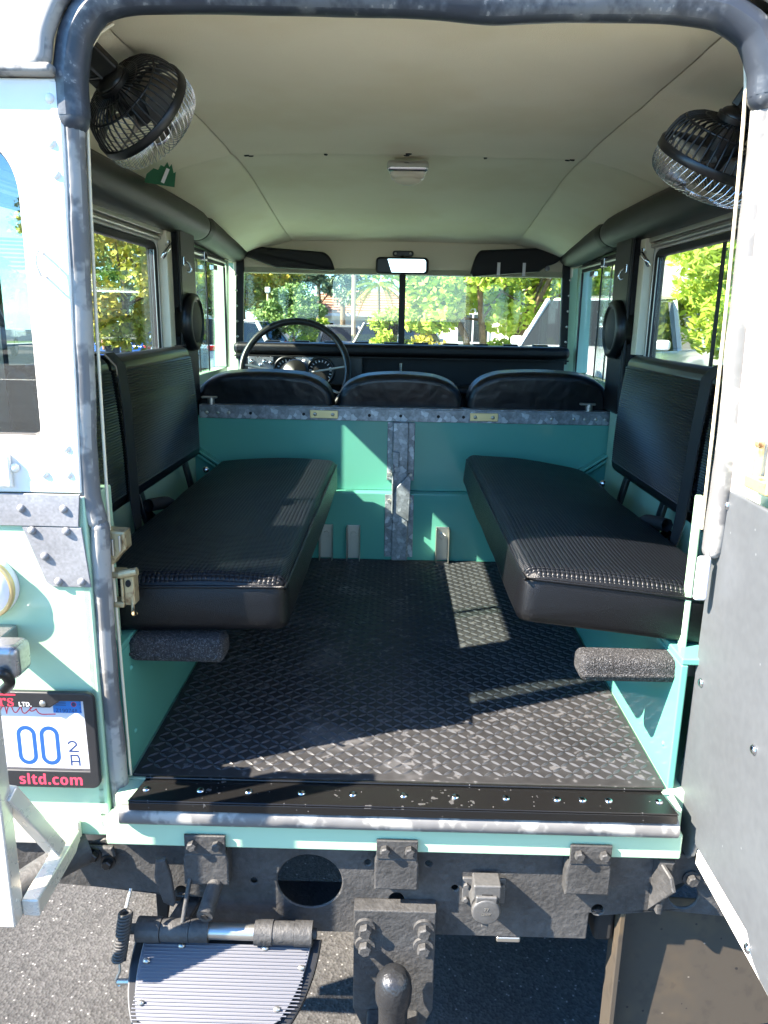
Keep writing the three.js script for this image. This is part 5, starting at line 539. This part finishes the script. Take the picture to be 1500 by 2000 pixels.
// person on the street
{ const x = -7.45, z = -19.2, p = thing('person', 'person in white t-shirt and dark trousers standing beyond the left side window', 'person', [x, gy(x, z), z], 0.4);
  const J = { hipL: [-0.09, 0.9, 0], hipR: [0.09, 0.9, 0], kneeL: [-0.10, 0.5, 0.02], kneeR: [0.11, 0.5, 0.03], ankL: [-0.10, 0.09, -0.02], ankR: [0.12, 0.09, 0.0], toeL: [-0.11, 0.04, 0.13], toeR: [0.14, 0.04, 0.15], pel: [0, 0.95, 0], chest: [0, 1.25, 0], shL: [-0.17, 1.40, 0], shR: [0.17, 1.40, 0], elL: [-0.23, 1.13, -0.03], elR: [0.24, 1.13, -0.02], wrL: [-0.22, 0.89, 0.06], wrR: [0.24, 0.89, 0.06], haL: [-0.21, 0.79, 0.09], haR: [0.23, 0.79, 0.09], neck: [0, 1.47, 0], head: [0, 1.60, 0.02], crown: [0, 1.66, 0.0] };
  const make = bones => { const N = 72, mc = new MarchingCubes(N, new THREE.MeshBasicMaterial(), false, false, 60000); mc.isolation = 0; const S = 0.95, cy = 0.88; const A = V(), B = V(), q = V(), d = V(); for (let k = 0; k < N; k++) for (let j = 0; j < N; j++) for (let i = 0; i < N; i++) { q.set((i / (N / 2) - 1) * S, (j / (N / 2) - 1) * S + cy, (k / (N / 2) - 1) * S); let m = 9; for (const [a, b, r1, r2] of bones) { A.set(...J[a]); B.set(...J[b]); d.copy(B).sub(A); const t = Math.max(0, Math.min(1, q.clone().sub(A).dot(d) / Math.max(1e-6, d.lengthSq()))), v = q.distanceTo(A.addScaledVector(d, t)) - (r1 + (r2 - r1) * t), h = Math.max(0, 0.04 - Math.abs(m - v)) / 0.04; m = Math.min(m, v) - h * h * 0.01; } mc.field[i + j * N + k * N * N] = -m; }
    mc.update(); const g = new THREE.BufferGeometry(); g.setAttribute('position', new THREE.BufferAttribute(mc.positionArray.slice(0, mc.count * 3), 3)); g.setAttribute('normal', new THREE.BufferAttribute(mc.normalArray.slice(0, mc.count * 3), 3)); g.scale(S, S, S).translate(0, cy, 0); return g; };
  M('body', make([['hipL', 'kneeL', 0.085, 0.06], ['hipR', 'kneeR', 0.085, 0.06], ['kneeL', 'ankL', 0.058, 0.042], ['kneeR', 'ankR', 0.058, 0.042], ['ankL', 'toeL', 0.045, 0.035], ['ankR', 'toeR', 0.045, 0.035], ['pel', 'chest', 0.12, 0.13], ['shL', 'shR', 0.06, 0.06], ['shL', 'elL', 0.05, 0.04], ['shR', 'elR', 0.05, 0.04], ['elL', 'wrL', 0.04, 0.028], ['elR', 'wrR', 0.04, 0.028], ['wrL', 'haL', 0.03, 0.03], ['wrR', 'haR', 0.03, 0.03], ['neck', 'head', 0.055, 0.08], ['head', 'crown', 0.088, 0.092]]), mat({ color: 0xb98a6e, roughness: 0.6 }), p);
  M('t_shirt', make([['pel', 'chest', 0.135, 0.15], ['shL', 'shR', 0.075, 0.075], ['shL', 'elL', 0.07, 0.062]]), mat({ color: 0xdadde2, roughness: 0.85 }), p); M('trousers', make([['hipL', 'kneeL', 0.10, 0.075], ['hipR', 'kneeR', 0.10, 0.075], ['kneeL', 'ankL', 0.073, 0.062], ['kneeR', 'ankR', 0.073, 0.062], ['hipL', 'hipR', 0.11, 0.11]]), mat({ color: 0x2a2d36, roughness: 0.85 }), p); M('hair', new THREE.SphereGeometry(0.1, 16, 12, 0, 6.3, 0, 1.7).translate(0, 1.655, -0.015), mat({ color: 0x2b1d14, roughness: 0.8 }), p); }
renderer.render(scene, camera);
